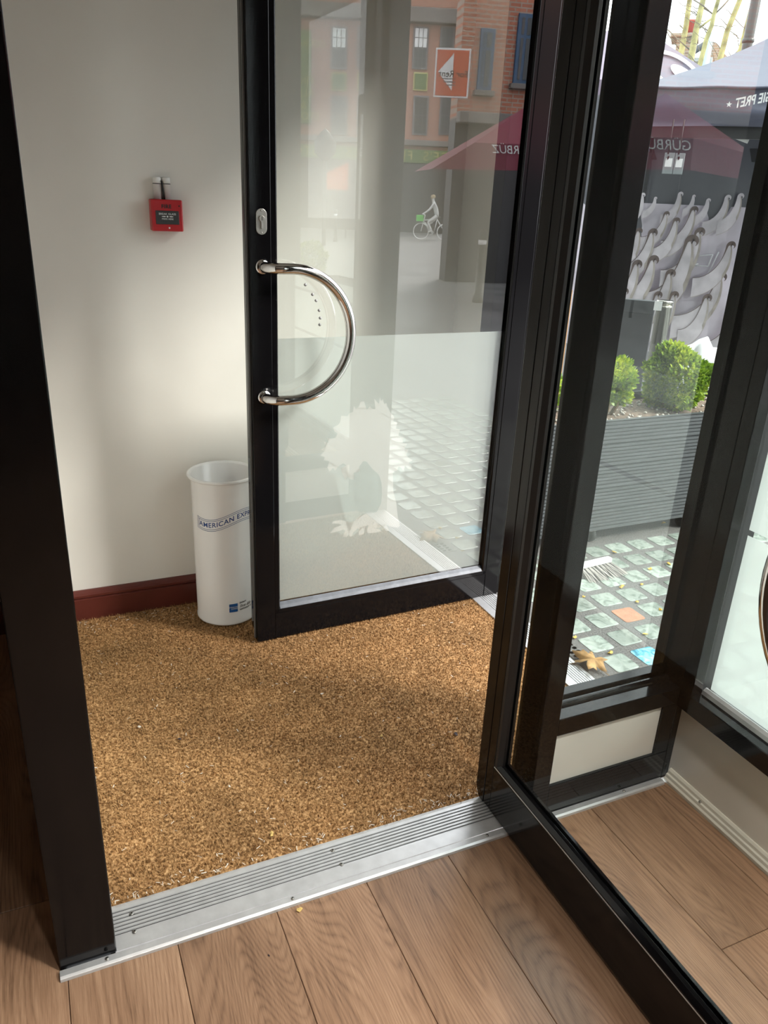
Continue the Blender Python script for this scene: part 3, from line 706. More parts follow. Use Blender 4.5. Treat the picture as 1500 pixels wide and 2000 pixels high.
MAT['orange'] = pmat('orange_board', (0.62, 0.115, 0.045), 0.5)
MAT['green'] = pmat('pub_green_paint', (0.085, 0.15, 0.03), 0.5)
MAT['gold'] = pmat('pub_gold_letter', (0.45, 0.42, 0.14), 0.5)
MAT['bluewin'] = pmat('blue_window_paint', (0.02, 0.075, 0.16), 0.4)
MAT['darkwin'] = pmat('dark_window_glass', (0.035, 0.04, 0.045), 0.05)
MAT['greywin'] = pmat('grey_sash_paint', (0.16, 0.15, 0.16), 0.5)
MAT['stone'] = pmat('dull_stone', (0.17, 0.15, 0.14), 0.7, var=(2, 0.15))
MAT['darkshop'] = pmat('dark_shopfront', (0.035, 0.033, 0.035), 0.5)
def brick_mat(name, c1, c2, mortar, sc):
    m, t, n, l, p = nt(name)
    tc = n.new('ShaderNodeTexCoord'); mp = n.new('ShaderNodeMapping'); mp.inputs['Rotation'].default_value = (math.pi/2, 0, 0)
    l.new(tc.outputs['Object'], mp.inputs['Vector'])
    b = n.new('ShaderNodeTexBrick'); b.inputs['Color1'].default_value = (*c1, 1); b.inputs['Color2'].default_value = (*c2, 1); b.inputs['Mortar'].default_value = (*mortar, 1)
    b.inputs['Scale'].default_value = sc; b.inputs['Mortar Size'].default_value = 0.012; b.inputs['Brick Width'].default_value = 0.22; b.inputs['Row Height'].default_value = 0.075
    l.new(mp.outputs[0], b.inputs['Vector']); l.new(b.outputs['Color'], p.inputs['Base Color']); p.inputs['Roughness'].default_value = 0.8
    return m
MAT['brick'] = brick_mat('red_brick', (0.46, 0.165, 0.10), (0.37, 0.125, 0.075), (0.36, 0.27, 0.22), 1.0)
MAT['brick2'] = brick_mat('yellow_brown_brick', (0.30, 0.19, 0.12), (0.22, 0.13, 0.085), (0.30, 0.25, 0.2), 1.0)

def tile_mat(name, c0, c1, c2):
    m, t, n, l, p = nt(name)
    tc = n.new('ShaderNodeTexCoord'); oi = n.new('ShaderNodeObjectInfo')
    ad = n.new('ShaderNodeVectorMath'); ad.operation = 'ADD'
    sc = n.new('ShaderNodeMath'); sc.operation = 'MULTIPLY'; sc.inputs[1].default_value = 40; l.new(oi.outputs['Random'], sc.inputs[0])
    l.new(tc.outputs['Object'], ad.inputs[0]); l.new(sc.outputs[0], ad.inputs[1])
    nz = n.new('ShaderNodeTexNoise'); nz.inputs['Scale'].default_value = 22; nz.inputs['Detail'].default_value = 5; nz.inputs['Distortion'].default_value = 1.2; l.new(ad.outputs[0], nz.inputs['Vector'])
    rp = n.new('ShaderNodeValToRGB'); e = rp.color_ramp.elements
    e[0].position = 0.36; e[0].color = (*c0, 1); e[1].position = 0.66; e[1].color = (*c2, 1); k = e.new(0.48); k.color = (*c1, 1)
    l.new(nz.outputs['Fac'], rp.inputs['Fac'])
    hs = n.new('ShaderNodeHueSaturation'); v = n.new('ShaderNodeMapRange'); v.inputs[3].default_value = 0.72; v.inputs[4].default_value = 1.12
    l.new(oi.outputs['Random'], v.inputs[0]); l.new(v.outputs[0], hs.inputs['Value']); l.new(rp.outputs[0], hs.inputs['Color']); l.new(hs.outputs[0], p.inputs['Base Color'])
    p.inputs['Roughness'].default_value = 0.22; p.inputs['Coat Weight'].default_value = 0.3; p.inputs['Coat Roughness'].default_value = 0.1
    return m
MAT['tile'] = tile_mat('cast_glass_tile', (0.20, 0.235, 0.20), (0.33, 0.375, 0.33), (0.42, 0.465, 0.41))
MAT['tile_red'] = pmat('terracotta_tile', (0.42, 0.19, 0.11), 0.7, var=(30, 0.2))
MAT['tile_blue'] = tile_mat('blue_glass_tile', (0.05, 0.22, 0.30), (0.14, 0.45, 0.58), (0.42, 0.62, 0.66))

# ---- ground
struct(box('ground_road', 3.36, 90, -90, 60, -0.30, -0.004, MAT['road'], bevel=0), 'grey paved street outside', 'street')
struct(box('ground_verge', 1.66, 3.36, 2.9, 60, -0.30, -0.004, MAT['road'], bevel=0), 'grey paving beyond the planter', 'paving')
struct(box('ground_kerbside', 1.61, 3.36, -60, -0.78, -0.30, -0.004, MAT['road'], bevel=0), 'grey paving along the shop front further back', 'paving')
PV = thing('ground_pavement', 'concrete pavement set with square glass tiles outside the door', 'pavement', (2.5, 1.0, 0), kind=ST)
box('concrete', 1.632, 3.36, -0.78, 2.9, -0.25, -0.0005, MAT['conc'], PV, 0)
def rsq(h, r, z, n=3):
    out = []
    for cx, cy, a0 in ((h-r, h-r, 0), (-h+r, h-r, 90), (-h+r, -h+r, 180), (h-r, -h+r, 270)):
        for k in range(n):
            a = math.radians(a0+90*k/(n-1)); out.append((cx+r*math.cos(a), cy+r*math.sin(a), z))
    return out
tv = rsq(0.0505, 0.012, -0.004) + rsq(0.0500, 0.012, 0.0012) + rsq(0.0455, 0.012, 0.0024)
tf = [(i, (i+1) % 12, 12+(i+1) % 12, 12+i) for i in range(12)] + [(12+i, 12+(i+1) % 12, 24+(i+1) % 12, 24+i) for i in range(12)] + [tuple(range(24, 36))]
def tilemesh(mat):
    me = bpy.data.meshes.new('glass_tile'); me.from_pydata(tv, [], tf); me.update(); me.materials.append(mat); return me
tm, tmr, tmb = tilemesh(MAT['tile']), tilemesh(MAT['tile_red']), tilemesh(MAT['tile_blue'])
for ci in range(12):
    for rj in range(-18, 7):
        me = tmr if (ci, rj) == (2, 2) else tmb if (ci, rj) == (1, 0) else tm
        o = bpy.data.objects.new('glass_tile', me); COL.objects.link(o); o.parent = PV
        o.matrix_parent_inverse = PV.matrix_basis.inverted()
        o.location = (1.792+0.1335*ci, 1.7855+0.1355*rj, 0); o.rotation_euler = (0, 0, random.choice((0, 1, 2, 3))*math.pi/2+random.uniform(-0.02, 0.02))
        if me is tmr: o['label'] = 'terracotta tile among the glass tiles'
        if me is tmb: o['label'] = 'pale blue glass tile'
# shop exterior around the doorway
struct(box('wall_outside', 1.562, 1.66, 2.86, 9.0, 0, 6.0, MAT['ext'], bevel=0), 'outside wall of the shop beyond the doorway', 'wall')
struct(box('wall_above', 1.56, 1.76, -9.0, 9.0, 2.86, 6.5, MAT['ext'], bevel=0), 'shop front above the windows', 'wall')

# ---- drain, leaves, brush on the pavement
DR = thing('drain_plate', 'small dark drain plate with round holes beside the aluminium threshold', 'drain', (1.682, 1.906, 0))
box('plate', 1.645, 1.72, 1.86, 1.965, -0.001, 0.002, MAT['conc'], DR, 0.001)
for i in range(2):
    for j in range(4):
        c = (1.664+0.030*i, 1.875+0.024*j, 0.0021)
        lathe('hole', [(0.0001, 0.0003), (0.0075, 0.0003)], c, MAT['dark_slot'], DR, 16)
        tube('hole_rim', [(c[0]+0.0085*math.cos(t), c[1]+0.0085*math.sin(t), c[2]) for t in [2*math.pi*k/16 for k in range(16)]], 0.0013, MAT['iron'], DR, 5, closed=True)
MAT['leaf_brown'] = pmat('dry_maple_leaf', (0.50, 0.29, 0.115), 0.6, var=(40, 0.3), bump=(60, 0.2), transl=0.2)
def maple(c, sz, rot):
    lobes = [(90, 1.0), (35, 0.92), (-20, 0.72), (-62, 0.50), (-90, 0.12), (-118, 0.50), (200, 0.72), (145, 0.92)]
    pts = []
    seq = [90, 78, 66, 58, 46, 35, 24, 12, 4, -8, -20, -34, -48, -62, -80, -90, -100, -118, -132, -146, -160, -172, -184, -192, -204, -215, -226, -238, -246, -258]
    rad = [1.0, .66, .72, .40, .66, .92, .62, .66, .34, .55, .72, .46, .36, .50, .26, .10, .26, .50, .36, .46, .72, .55, .34, .66, .62, .92, .66, .40, .72, .66]
    v = [(0, 0, 0.030)]; n = len(seq)
    for ring in (0.5, 1.0):
        for a, r in zip(seq, rad):
            rr = r*ring*(1 if ring == 1 else 1.0); A = math.radians(a)
            z = 0.022*(1-ring)+0.012*math.sin(3*A+1)*ring+0.016*ring*(1 if math.cos(A) < 0 else 0.4)+0.01
            v.append((rr*math.cos(A), rr*math.sin(A), z/ sz))
    v[0] = (0, 0, 0.030/sz)
    V = []
    cr, sr = math.cos(rot), math.sin(rot)
    for x, y, z in v:
        V.append((c[0]+sz*(x*cr-y*sr), c[1]+sz*(x*sr+y*cr), c[2]+z*sz))
    F_ = [(0, 1+k, 1+(k+1) % n) for k in range(n)] + [(1+k, 1+n+k, 1+n+(k+1) % n, 1+(k+1) % n) for k in range(n)]
    L = thing('dry_leaf', 'large curled brown maple leaf lying by the aluminium threshold', 'leaf', c)
    b = mobj('blade', V, F_, MAT['leaf_brown'], L, True)
    sdf = b.modifiers.new('thick', 'SOLIDIFY'); sdf.thickness = 0.0006
    tube('stalk', [(c[0], c[1], c[2]+0.030), (c[0]+0.004, c[1]-0.045, c[2]+0.008), (c[0]+0.012, c[1]-0.10, c[2]+0.004)], 0.0010, MAT['leaf_brown'], L, 6)
pl_ = onz(1157, 1300); maple((pl_.x, pl_.y, 0.001), 0.098, math.radians(75))
MAT['leaf_yellow'] = pmat('yellow_leaf', (0.62, 0.40, 0.07), 0.6, var=(60, 0.3))
ylab = [((1122, 1245), 'yellow leaf at the tile corner nearest the black jamb'), ((1192, 1275), 'small pale leaf just right of the brown maple leaf'), ((1233, 1315), 'yellow leaf beside the side light sill'),
        ((1260, 1239), 'orange leaf resting on a glass tile near the corner post'), ((1290, 1191), 'yellow leaf close to the corner post'), ((1244, 1176), 'bright yellow leaf left of the terracotta tile row'),
        ((1140, 1166), 'yellow leaf on tiles below the white brush'), ((1253, 1141), 'yellow leaf in the middle of the tiles'), ((1270, 1112), 'pair-like yellow leaf right of the brush'),
        ((1214, 1146), 'yellow leaf on the joint below the brush head'), ((1200, 1079), 'yellow leaf just above the white brush'), ((1306, 1102), 'orange leaf by the corner post near the planter'), ((1296, 1022), 'orange leaf under the planter caster')]
for q, lb in ylab:
    scrap(q, random.uniform(0.022, 0.034), MAT['leaf_yellow'], lb, 0.003, 'yellow_leaf', 'leaf')
BRS = thing('hand_brush', 'white hand brush lying bristles down on the glass tiles', 'brush', (2.25, 2.50, 0))
b0, b1 = onz(1128, 1104, 0.035), onz(1187, 1090, 0.035)
ax = (b1-b0).normalized(); pv = Vector((-ax.y, ax.x, 0))*-1
c8 = []
for s, t in ((0, 1), (1, 1)):
    pass
def obox(name, o, ax, L, pv, W, z0, z1, mat, parent, bevel=0.004):
    v = [o + ax*(L*i) + pv*(W*j) + Vector((0, 0, z)) for i in (0, 1) for j in (0, 1) for z in (z0, z1)]
    return mobj(name, v, BF, mat, parent, False, bevel)
bo = Vector((b0.x, b0.y, 0))
obox('head', bo, ax, (b1-b0).length, pv, 0.028, 0.026, 0.048, MAT['whiteplastic'], BRS)
obox('handle', bo-ax*0.16, ax, 0.16, pv, 0.022, 0.030, 0.044, MAT['whiteplastic'], BRS)
MAT['bristle'] = pmat('dirty_bristle', (0.50, 0.46, 0.42), 0.7); MAT['bristle_d'] = pmat('dark_bristle', (0.07, 0.06, 0.06), 0.7)
def bristles():
    V = [[], []]; Fc = [[], []]
    L = (b1-b0).length
    for i in range(26):
        for j in range(4):
            base = bo+ax*(L*(i+0.5)/26)+pv*(0.004+0.006*j); base.z = 0.028
            for k in range(6):
                d = 1 if (i % 3 == 2 or k == 5) else 0
                tip = base+pv*(0.045+random.uniform(0, 0.035)+0.008*j)+ax*(random.gauss(0, 0.007)+0.03*(i/26-0.3)); tip.z = 0.004
                e = ax*0.0011; n = len(V[d])
                V[d] += [base-e, base+e, tip+e, tip-e]; Fc[d].append((n, n+1, n+2, n+3))
    for d, m in ((0, 'bristle'), (1, 'bristle_d')):
        o = mobj('bristles', V[d], Fc[d], MAT[m], BRS); o['kind'] = 'stuff'
bristles()

# ---- planter with box balls
def foliage(name, c, rx, ry, rz_, n, parent, seed):
    rs = np.random.RandomState(seed)
    d = rs.normal(size=(n, 3)); d /= np.linalg.norm(d, axis=1)[:, None]
    lump = 1+0.10*np.sin(5*d[:, 0]+seed)+0.10*np.sin(6*d[:, 1]+2*seed)+0.08*np.sin(7*d[:, 2])
    rad = (rs.uniform(0.72, 1.02, n)**0.6)*lump
    p = d*rad[:, None]*np.array([rx, ry, rz_])+np.array(c)
    az = rs.uniform(0, 2*np.pi, n); t = rs.normal(size=(n, 3))*0.6+d*0.8+np.array([0, 0, 0.5]); t /= np.linalg.norm(t, axis=1)[:, None]
    s = np.cross(t, rs.normal(size=(n, 3))); s /= np.linalg.norm(s, axis=1)[:, None]
    L = rs.uniform(0.022, 0.036, n)[:, None]; W = L*0.30
    V = np.zeros((n, 4, 3), np.float32); V[:, 0] = p; V[:, 1] = p+t*L*0.5+s*W; V[:, 2] = p+t*L; V[:, 3] = p+t*L*0.5-s*W
    me = bpy.data.meshes.new(name); me.vertices.add(4*n); me.vertices.foreach_set('co', V.ravel()); me.loops.add(4*n); me.loops.foreach_set('vertex_index', np.arange(4*n, dtype=np.int32))
    me.polygons.add(n); me.polygons.foreach_set('loop_start', np.arange(0, 4*n, 4, dtype=np.int32)); me.polygons.foreach_set('loop_total', np.full(n, 4, np.int32)); me.update(); me.validate()
    o = fmesh('foliage', me, MAT['boxleaf'], parent); o['kind'] = 'stuff'
def leaf_mat():
    m, t, n, l, p = nt('box_leaf')
    tc = n.new('ShaderNodeTexCoord'); nz = n.new('ShaderNodeTexNoise'); nz.inputs['Scale'].default_value = 60; nz.inputs['Detail'].default_value = 3; l.new(tc.outputs['Object'], nz.inputs['Vector'])
    n2 = n.new('ShaderNodeTexNoise'); n2.inputs['Scale'].default_value = 7; l.new(tc.outputs['Object'], n2.inputs['Vector'])
    ad = n.new('ShaderNodeMath'); ad.operation = 'ADD'; l.new(nz.outputs[0], ad.inputs[0]); l.new(n2.outputs[0], ad.inputs[1])
    hf = n.new('ShaderNodeMath'); hf.operation = 'MULTIPLY'; hf.inputs[1].default_value = 0.5; l.new(ad.outputs[0], hf.inputs[0])
    rp = n.new('ShaderNodeValToRGB'); e = rp.color_ramp.elements; e[0].position = 0.38; e[0].color = (0.075, 0.15, 0.018, 1); e[1].position = 0.60; e[1].color = (0.52, 0.58, 0.06, 1)
    k = e.new(0.5); k.color = (0.24, 0.36, 0.035, 1)
    l.new(hf.outputs[0], rp.inputs['Fac']); l.new(rp.outputs[0], p.inputs['Base Color']); p.inputs['Roughness'].default_value = 0.35
    tr = n.new('ShaderNodeBsdfTranslucent'); l.new(rp.outputs[0], tr.inputs['Color']); mx = n.new('ShaderNodeMixShader'); mx.inputs[0].default_value = 0.35
    l.new(p.outputs[0], mx.inputs[1]); l.new(tr.outputs[0], mx.inputs[2]); l.new(mx.outputs[0], n['Material Output'].inputs['Surface'])
    return m
MAT['boxleaf'] = leaf_mat()
MAT['stem'] = pmat('woody_stem', (0.20, 0.13, 0.06), 0.8)
def shrub(c, rx, ry, rz_, zb, label, seed, n=3800):
    S = thing('box_shrub', label, 'shrub', (c[0], c[1], zb), group='clipped box shrubs in planters')
    foliage('foliage', c, rx, ry, rz_, n, S, seed)
    rs = random.Random(seed)
    for k in range(9):
        a = 2*math.pi*k/9; tip = Vector((c[0]+rx*0.6*math.cos(a), c[1]+ry*0.6*math.sin(a), c[2]+rs.uniform(-0.3, 0.3)*rz_))
        st = Vector((c[0]+0.03*math.cos(a), c[1]+0.03*math.sin(a), zb-0.015)); md = (st+tip)/2+Vector((0.02*math.cos(a), 0.02*math.sin(a), -0.02))
        tube('stem', [st, md, tip], 0.004, MAT['stem'], S, 6, radii=[0.006, 0.004, 0.002])
def planter(loc, rz, LX, label, full=True):
    """local: front face at y=0, x 0..LX, depth 0.46"""
    P = thing('planter', label, 'planter', loc, rz)
    DP_ = 0.46; z0, bh = 0.082, 0.1085
    def board(name, y_, x0, x1, z, ridged, flip=1):
        if ridged:
            pr = [(y_+flip*0.02, z)]; m = 6
            pr.append((y_, z+0.001))
            for i in range(m):
                a = z+0.004+i*(bh-0.006)/m; h = (bh-0.006)/m
                pr += [(y_, a), (y_, a+h*0.62), (y_+flip*0.007, a+h*0.68), (y_+flip*0.007, a+h*0.94)]
            pr += [(y_, z+bh-0.0015), (y_+flip*0.02, z+bh-0.001)]
            prism(name, pr, 'x', x0, x1, MAT['planter'], P, 0, True)
        else:
            box(name, x0, x1, min(y_, y_+flip*0.02), max(y_, y_+flip*0.02), z, z+bh-0.0015, MAT['planter'], P, 0.001, True)
    for i in range(5):
        z = z0+bh*i
        board('front_board', 0.0, 0, LX, z, True); board('back_board', DP_, 0, LX, z, False, -1)
        box('end_board', 0.0, 0.02, 0.021, DP_-0.021, z, z+bh-0.0015, MAT['planter'], P, 0.001, True)
        box('end_board', LX-0.02, LX, 0.021, DP_-0.021, z, z+bh-0.0015, MAT['planter'], P, 0.001, True)
    box('base', 0.02, LX-0.02, 0.021, DP_-0.021, z0-0.012, z0+0.01, MAT['planter'], P, 0.001, True)
    zt = z0+5*bh
    box('soil', 0.021, LX-0.021, 0.021, DP_-0.021, zt-0.10, zt-0.035, MAT['soil'], P, 0, True)
    box('liner', 0.022, LX-0.022, DP_-0.030, DP_-0.022, zt-0.05, zt+0.008, MAT['liner'], P, 0.002, True)
    for cx in (0.12, LX-0.12) if not full else (0.12, LX*0.36, LX*0.745, LX-0.12):
        for cy in (0.06, DP_-0.06):
            w_ = lathe('caster', [(0.0001, -0.014), (0.026, -0.014), (0.033, -0.006), (0.033, 0.006), (0.026, 0.014), (0.0001, 0.014)], (cx, cy, 0.033), MAT['blackm'], P, 20, True, 'x')
            box('caster_fork', cx-0.02, cx+0.02, cy-0.02, cy+0.02, 0.058, z0-0.01, MAT['screw'], w_, 0.002)
    return P, zt
PLX0, PLY = 1.84, 2.655
P1, PZ = planter((PLX0, PLY, 0), 0, 1.50, 'dark grey ridged decking planter on casters in front of the backdrop')
def pebbles(n, x0, x1, y0, y1, z, parent):
    V = []; Fc = []
    for i in range(n):
        c = Vector((random.uniform(x0, x1), random.uniform(y0, y1), z)); r = random.uniform(0.006, 0.014); b = len(V)
        for d in ((1, 0, 0), (0, 1, 0), (-1, 0, 0), (0, -1, 0)):
            V.append(c+Vector(d)*r*random.uniform(0.7, 1.2))
        V += [c+Vector((0, 0, r*0.7)), c-Vector((0, 0, r*0.7))]
        for k in range(4): Fc += [(b+k, b+(k+1) % 4, b+4), (b+(k+1) % 4, b+k, b+5)]
    o = mobj('pebbles', V, Fc, MAT['pebble'], parent, True); o['kind'] = 'stuff'
pebbles(260, PLX0+0.06, PLX0+1.44, PLY+0.06, PLY+0.40, PZ-0.03, P1)
s1 = ony(1322, 738, PLY+0.22); shrub((s1.x, PLY+0.23, s1.z), 0.150, 0.15, 0.145, PZ-0.03, 'large rounded box shrub in the planter behind the side light', 3, 5200)
s2 = ony(1196, 745, PLY+0.22); shrub((s2.x-0.005, PLY+0.23, s2.z), 0.098, 0.10, 0.105, PZ-0.03, 'smaller box shrub half hidden by the black jamb', 5, 2600)
shrub((PLX0+0.20, PLY+0.23, PZ+0.11), 0.13, 0.13, 0.13, PZ-0.03, 'box shrub at the planter end behind the inner door stile', 9, 1800)
q = mfloor(600, 545)
qd = mdist(602, 505, 9.6)
P2, _z = planter((qd.x-0.5, qd.y-0.2, 0), 0, 1.0, 'grey planter further along the shop front seen reflected in the door', False)
shrub((qd.x, qd.y, 0.83), 0.22, 0.2, 0.19, PZ-0.03, 'box shrub reflected in the door glass above the handle', 12, 2600)

# ---- bollards, board and small stall pieces
bl = onz(1300, 585, 1.0)
BL = thing('steel_bollard', 'shiny stainless steel bollard standing behind the planter', 'bollard', (bl.x, bl.y, 0))
lathe('shaft', [(0.047, 0), (0.047, 0.985), (0.050, 0.985), (0.050, 0.998), (0.044, 1.0), (0.0001, 0.996)], (bl.x, bl.y, -0.004), MAT['steel_post'], BL, 32)
lathe('cap_ring', [(0.047, 0.955), (0.0495, 0.957), (0.0495, 0.966), (0.047, 0.968)], (bl.x, bl.y, -0.004), MAT['steel_post'], BL, 32)
g0, g1 = gz(1150, 588, 5.05), gz(1281, 590, 5.05)
GB = thing('grey_board', 'dark grey standing board left of the steel bollard', 'board', (g0.x, g0.y, 0))
bw = (g1-g0).dot(UD)
def gzbox(name, o, L, W, z0, z1, mat, parent, bevel=0.004): return obox(name, Vector((o.x, o.y, 0)), UD, L, MD, W, z0, z1, mat, parent, bevel)
gm = pmat('dark_grey_board', (0.055, 0.057, 0.062), 0.6, var=(4, 0.2))
gzbox('panel', g0, bw, 0.045, 0.06, g1.z, gm, GB)
gzbox('top_rail', g0-MD*0.003, bw, 0.05, g1.z-0.075, g1.z+0.004, gm, GB)
gzbox('foot', g0-MD*0.10, 0.06, 0.26, -0.004, 0.06, gm, GB); gzbox('foot', g0-MD*0.10+UD*(bw-0.06), 0.06, 0.26, -0.004, 0.06, gm, GB)
t0_ = gz(1279, 588, 4.98); t1_ = gz(1290, 607, 4.98)
gzbox('paper_tag', t0_, 0.045, 0.004, t1_.z, t0_.z, MAT['printwhite'], GB, 0.0)
tp = ony(1098, 640, 3.35)
setp(box('timber_post', tp.x-0.022, tp.x+0.022, 3.33, 3.375, -0.004, 1.12, MAT['timber'], bevel=0.003), 'slim orange timber post glimpsed between the door stile and jamb', 'post')
ws = gz(1378, 690, 5.4)
def blob(name, c, r, sq, mat, label, cat):
    bm = bmesh.new(); bmesh.ops.create_icosphere(bm, subdivisions=3, radius=1)
    for v in bm.verts:
        k = 1+0.12*math.sin(7*v.co.x+3*v.co.z)+0.1*math.sin(9*v.co.y+2)
        v.co = Vector((v.co.x*r*k, v.co.y*r*k, max(-1, v.co.z*k)*r*sq))+c
    me = bpy.data.meshes.new(name); bm.to_mesh(me); bm.free()
    for p in me.polygons: p.use_smooth = True
    return setp(fmesh(name, me, mat), label, cat)
blob('white_sack', Vector((ws.x, ws.y, ws.z*0.5+0.02)), 0.21, (ws.z/2+0.04)/0.21, MAT['whiteplastic'], 'white plastic sack behind the large box shrub', 'sack')

# ---- market gazebo with printed backdrop
FD, BD = 6.86, 9.70
GZ = thing('market_gazebo', 'blue grey market gazebo with mirrored lettering on its valance', 'gazebo', gz(1380, 400, 8.2)*1.0)
GZ.matrix_basis = Matrix.Translation(Vector((5.8, 5.8, 0)))
vl = gz(1225, 250, FD); uL = vl.dot(UD); uR = uL+3.0
def gp(u, m, z): return UD*u + MD*m + Vector((0, 0, z))
def cloth(name, fn, nu, nv, mat, parent, smooth=True):
    v = [fn(i/nu, j/nv) for i in range(nu+1) for j in range(nv+1)]
    f = [(i*(nv+1)+j, (i+1)*(nv+1)+j, (i+1)*(nv+1)+j+1, i*(nv+1)+j+1) for i in range(nu) for j in range(nv)]
    return mobj(name, v, f, mat, parent, smooth)
zb, ztp = gz(1380, 249, FD).z, gz(1380, 170, FD).z
def val(a, b):
    u = uL+3.0*a; z = zb+(ztp-zb)*b
    wv = 0.020*math.sin(a*9+b*4.5)+0.012*math.sin(a*23-b*6)+0.010*math.sin(b*9+a*5)
    return gp(u, FD+wv*(1-0.75*b), z+0.012*math.sin(a*7)*(1-b))
cloth('valance', val, 120, 16, MAT['canvas'], GZ)
for s, u0 in ((-1, uL), (1, uR)):
    cloth('side_valance', lambda a, b, u0=u0: gp(u0+0.015*math.sin(9*a+4*b)*(1-b), FD+0.03+(BD-FD-0.06)*a, zb+(ztp-zb)*b), 40, 8, MAT['canvas'], GZ)
pk = gp((uL+uR)/2+0.1, (FD+BD)/2, ztp+0.95)
cn = [gp(uL-0.02, FD-0.01, ztp), gp(uR+0.02, FD-0.01, ztp), gp(uR+0.02, BD, ztp), gp(uL-0.02, BD, ztp)]
for i in range(4):
    a_, b_ = cn[i], cn[(i+1) % 4]
    def roof(s, t, a_=a_, b_=b_):
        e = a_.lerp(b_, s); p = e.lerp(pk, t); p.z -= 0.10*math.sin(math.pi*t)*(0.6+0.4*abs(2*s-1)); return p
    cloth('roof_panel', roof, 16, 12, MAT['canvas'], GZ)
tube('hem', [gp(uL+3.0*k/40, FD-0.006, ztp-0.004+0.003*math.sin(k)) for k in range(41)], 0.012, MAT['canvas'], GZ, 8)
for u, m in ((uL+0.02, FD+0.05), (uR-0.02, FD+0.05), (uL+0.02, BD-0.05), (uR-0.02, BD-0.05)):
    gzbox('leg', gp(u-0.02, m-0.02, 0), 0.04, 0.04, -0.004, ztp, MAT['iron'], GZ, 0.003)
for m in (FD+0.05, BD-0.05):
    gzbox('truss', gp(uL, m, 0), 3.0, 0.03, zb-0.07, zb+0.06, MAT['iron'], GZ, 0.003)
tb0, tb1 = gz(1425, 262, FD+0.3), gz(1462, 276, FD+0.3)
tube('strut', [tb0, tb1], 0.018, MAT['whiteplastic'], GZ, 10)
tr_ = textmesh('VEGGIE PRET', 0.085, 'LEFT', spacing=1.0, offset=0.002)
for v in tr_.vertices: v.co.x *= -0.72; v.co.y *= 1.05
tp0 = gz(1436, 203, FD-0.04); tp1 = gz(1490, 192, FD-0.04)
xr = UD*1.0; slope = (tp1.z-tp0.z)/max(1e-3, (tp1-tp0).dot(UD)); xr = (UD+Vector((0, 0, slope))).normalized()
wid = max(-v.co.x for v in tr_.vertices)
tr_.transform(frame(tp0+xr*wid, xr, (0, 0, 1), -MD))
o = fmesh('lettering', tr_, MAT['printwhite'], GZ); o['kind'] = 'stuff'
sp = gz(1424, 204, FD-0.04)
stv = [sp+UD*(0.021*(1 if k % 2 == 0 else 0.42)*math.sin(2*math.pi*k/10))+Vector((0, 0, 0.021*(1 if k % 2 == 0 else 0.42)*math.cos(2*math.pi*k/10))) for k in range(10)]
mobj('star', stv, [tuple(range(10))], MAT['printwhite'], GZ)
# tags hung from the valance
for (xa, ya, xb, yb), lb in (((1299, 298, 1312, 340), 'hanging grey tag with white labels, left one under the gazebo valance'), ((1320, 299, 1332, 341), 'hanging grey tag with round symbols, right one under the gazebo valance')):
    a_, b_ = gz(xa, ya, FD-0.03), gz(xb, yb, FD-0.03)
    T = thing('hanging_tag', lb, 'tag', (a_.x, a_.y, b_.z), group='tags hanging from the gazebo')
    Lx = (b_-a_).dot(UD)
    gzbox('plate', a_, Lx, 0.012, b_.z, a_.z, pmat('tag_grey', (0.24, 0.26, 0.27), 0.5), T, 0.003)
    gzbox('label', a_+UD*0.012-MD*0.002, Lx-0.024, 0.004, b_.z+0.05, b_.z+0.11, MAT['printwhite'], T, 0)
    st_ = gz((xa+xb)/2, ya, FD-0.03); tube('strap', [st_+Vector((0, 0, -0.01)), Vector((st_.x, st_.y, zb+0.05))], 0.006, MAT['liner'], T, 6)
    lathe('seal', [(0.0001, 0), (0.012, 0)], tuple(gz((xa+xb)/2, ya+10, FD-0.035)), MAT['printwhite'], T, 12, axis='y')
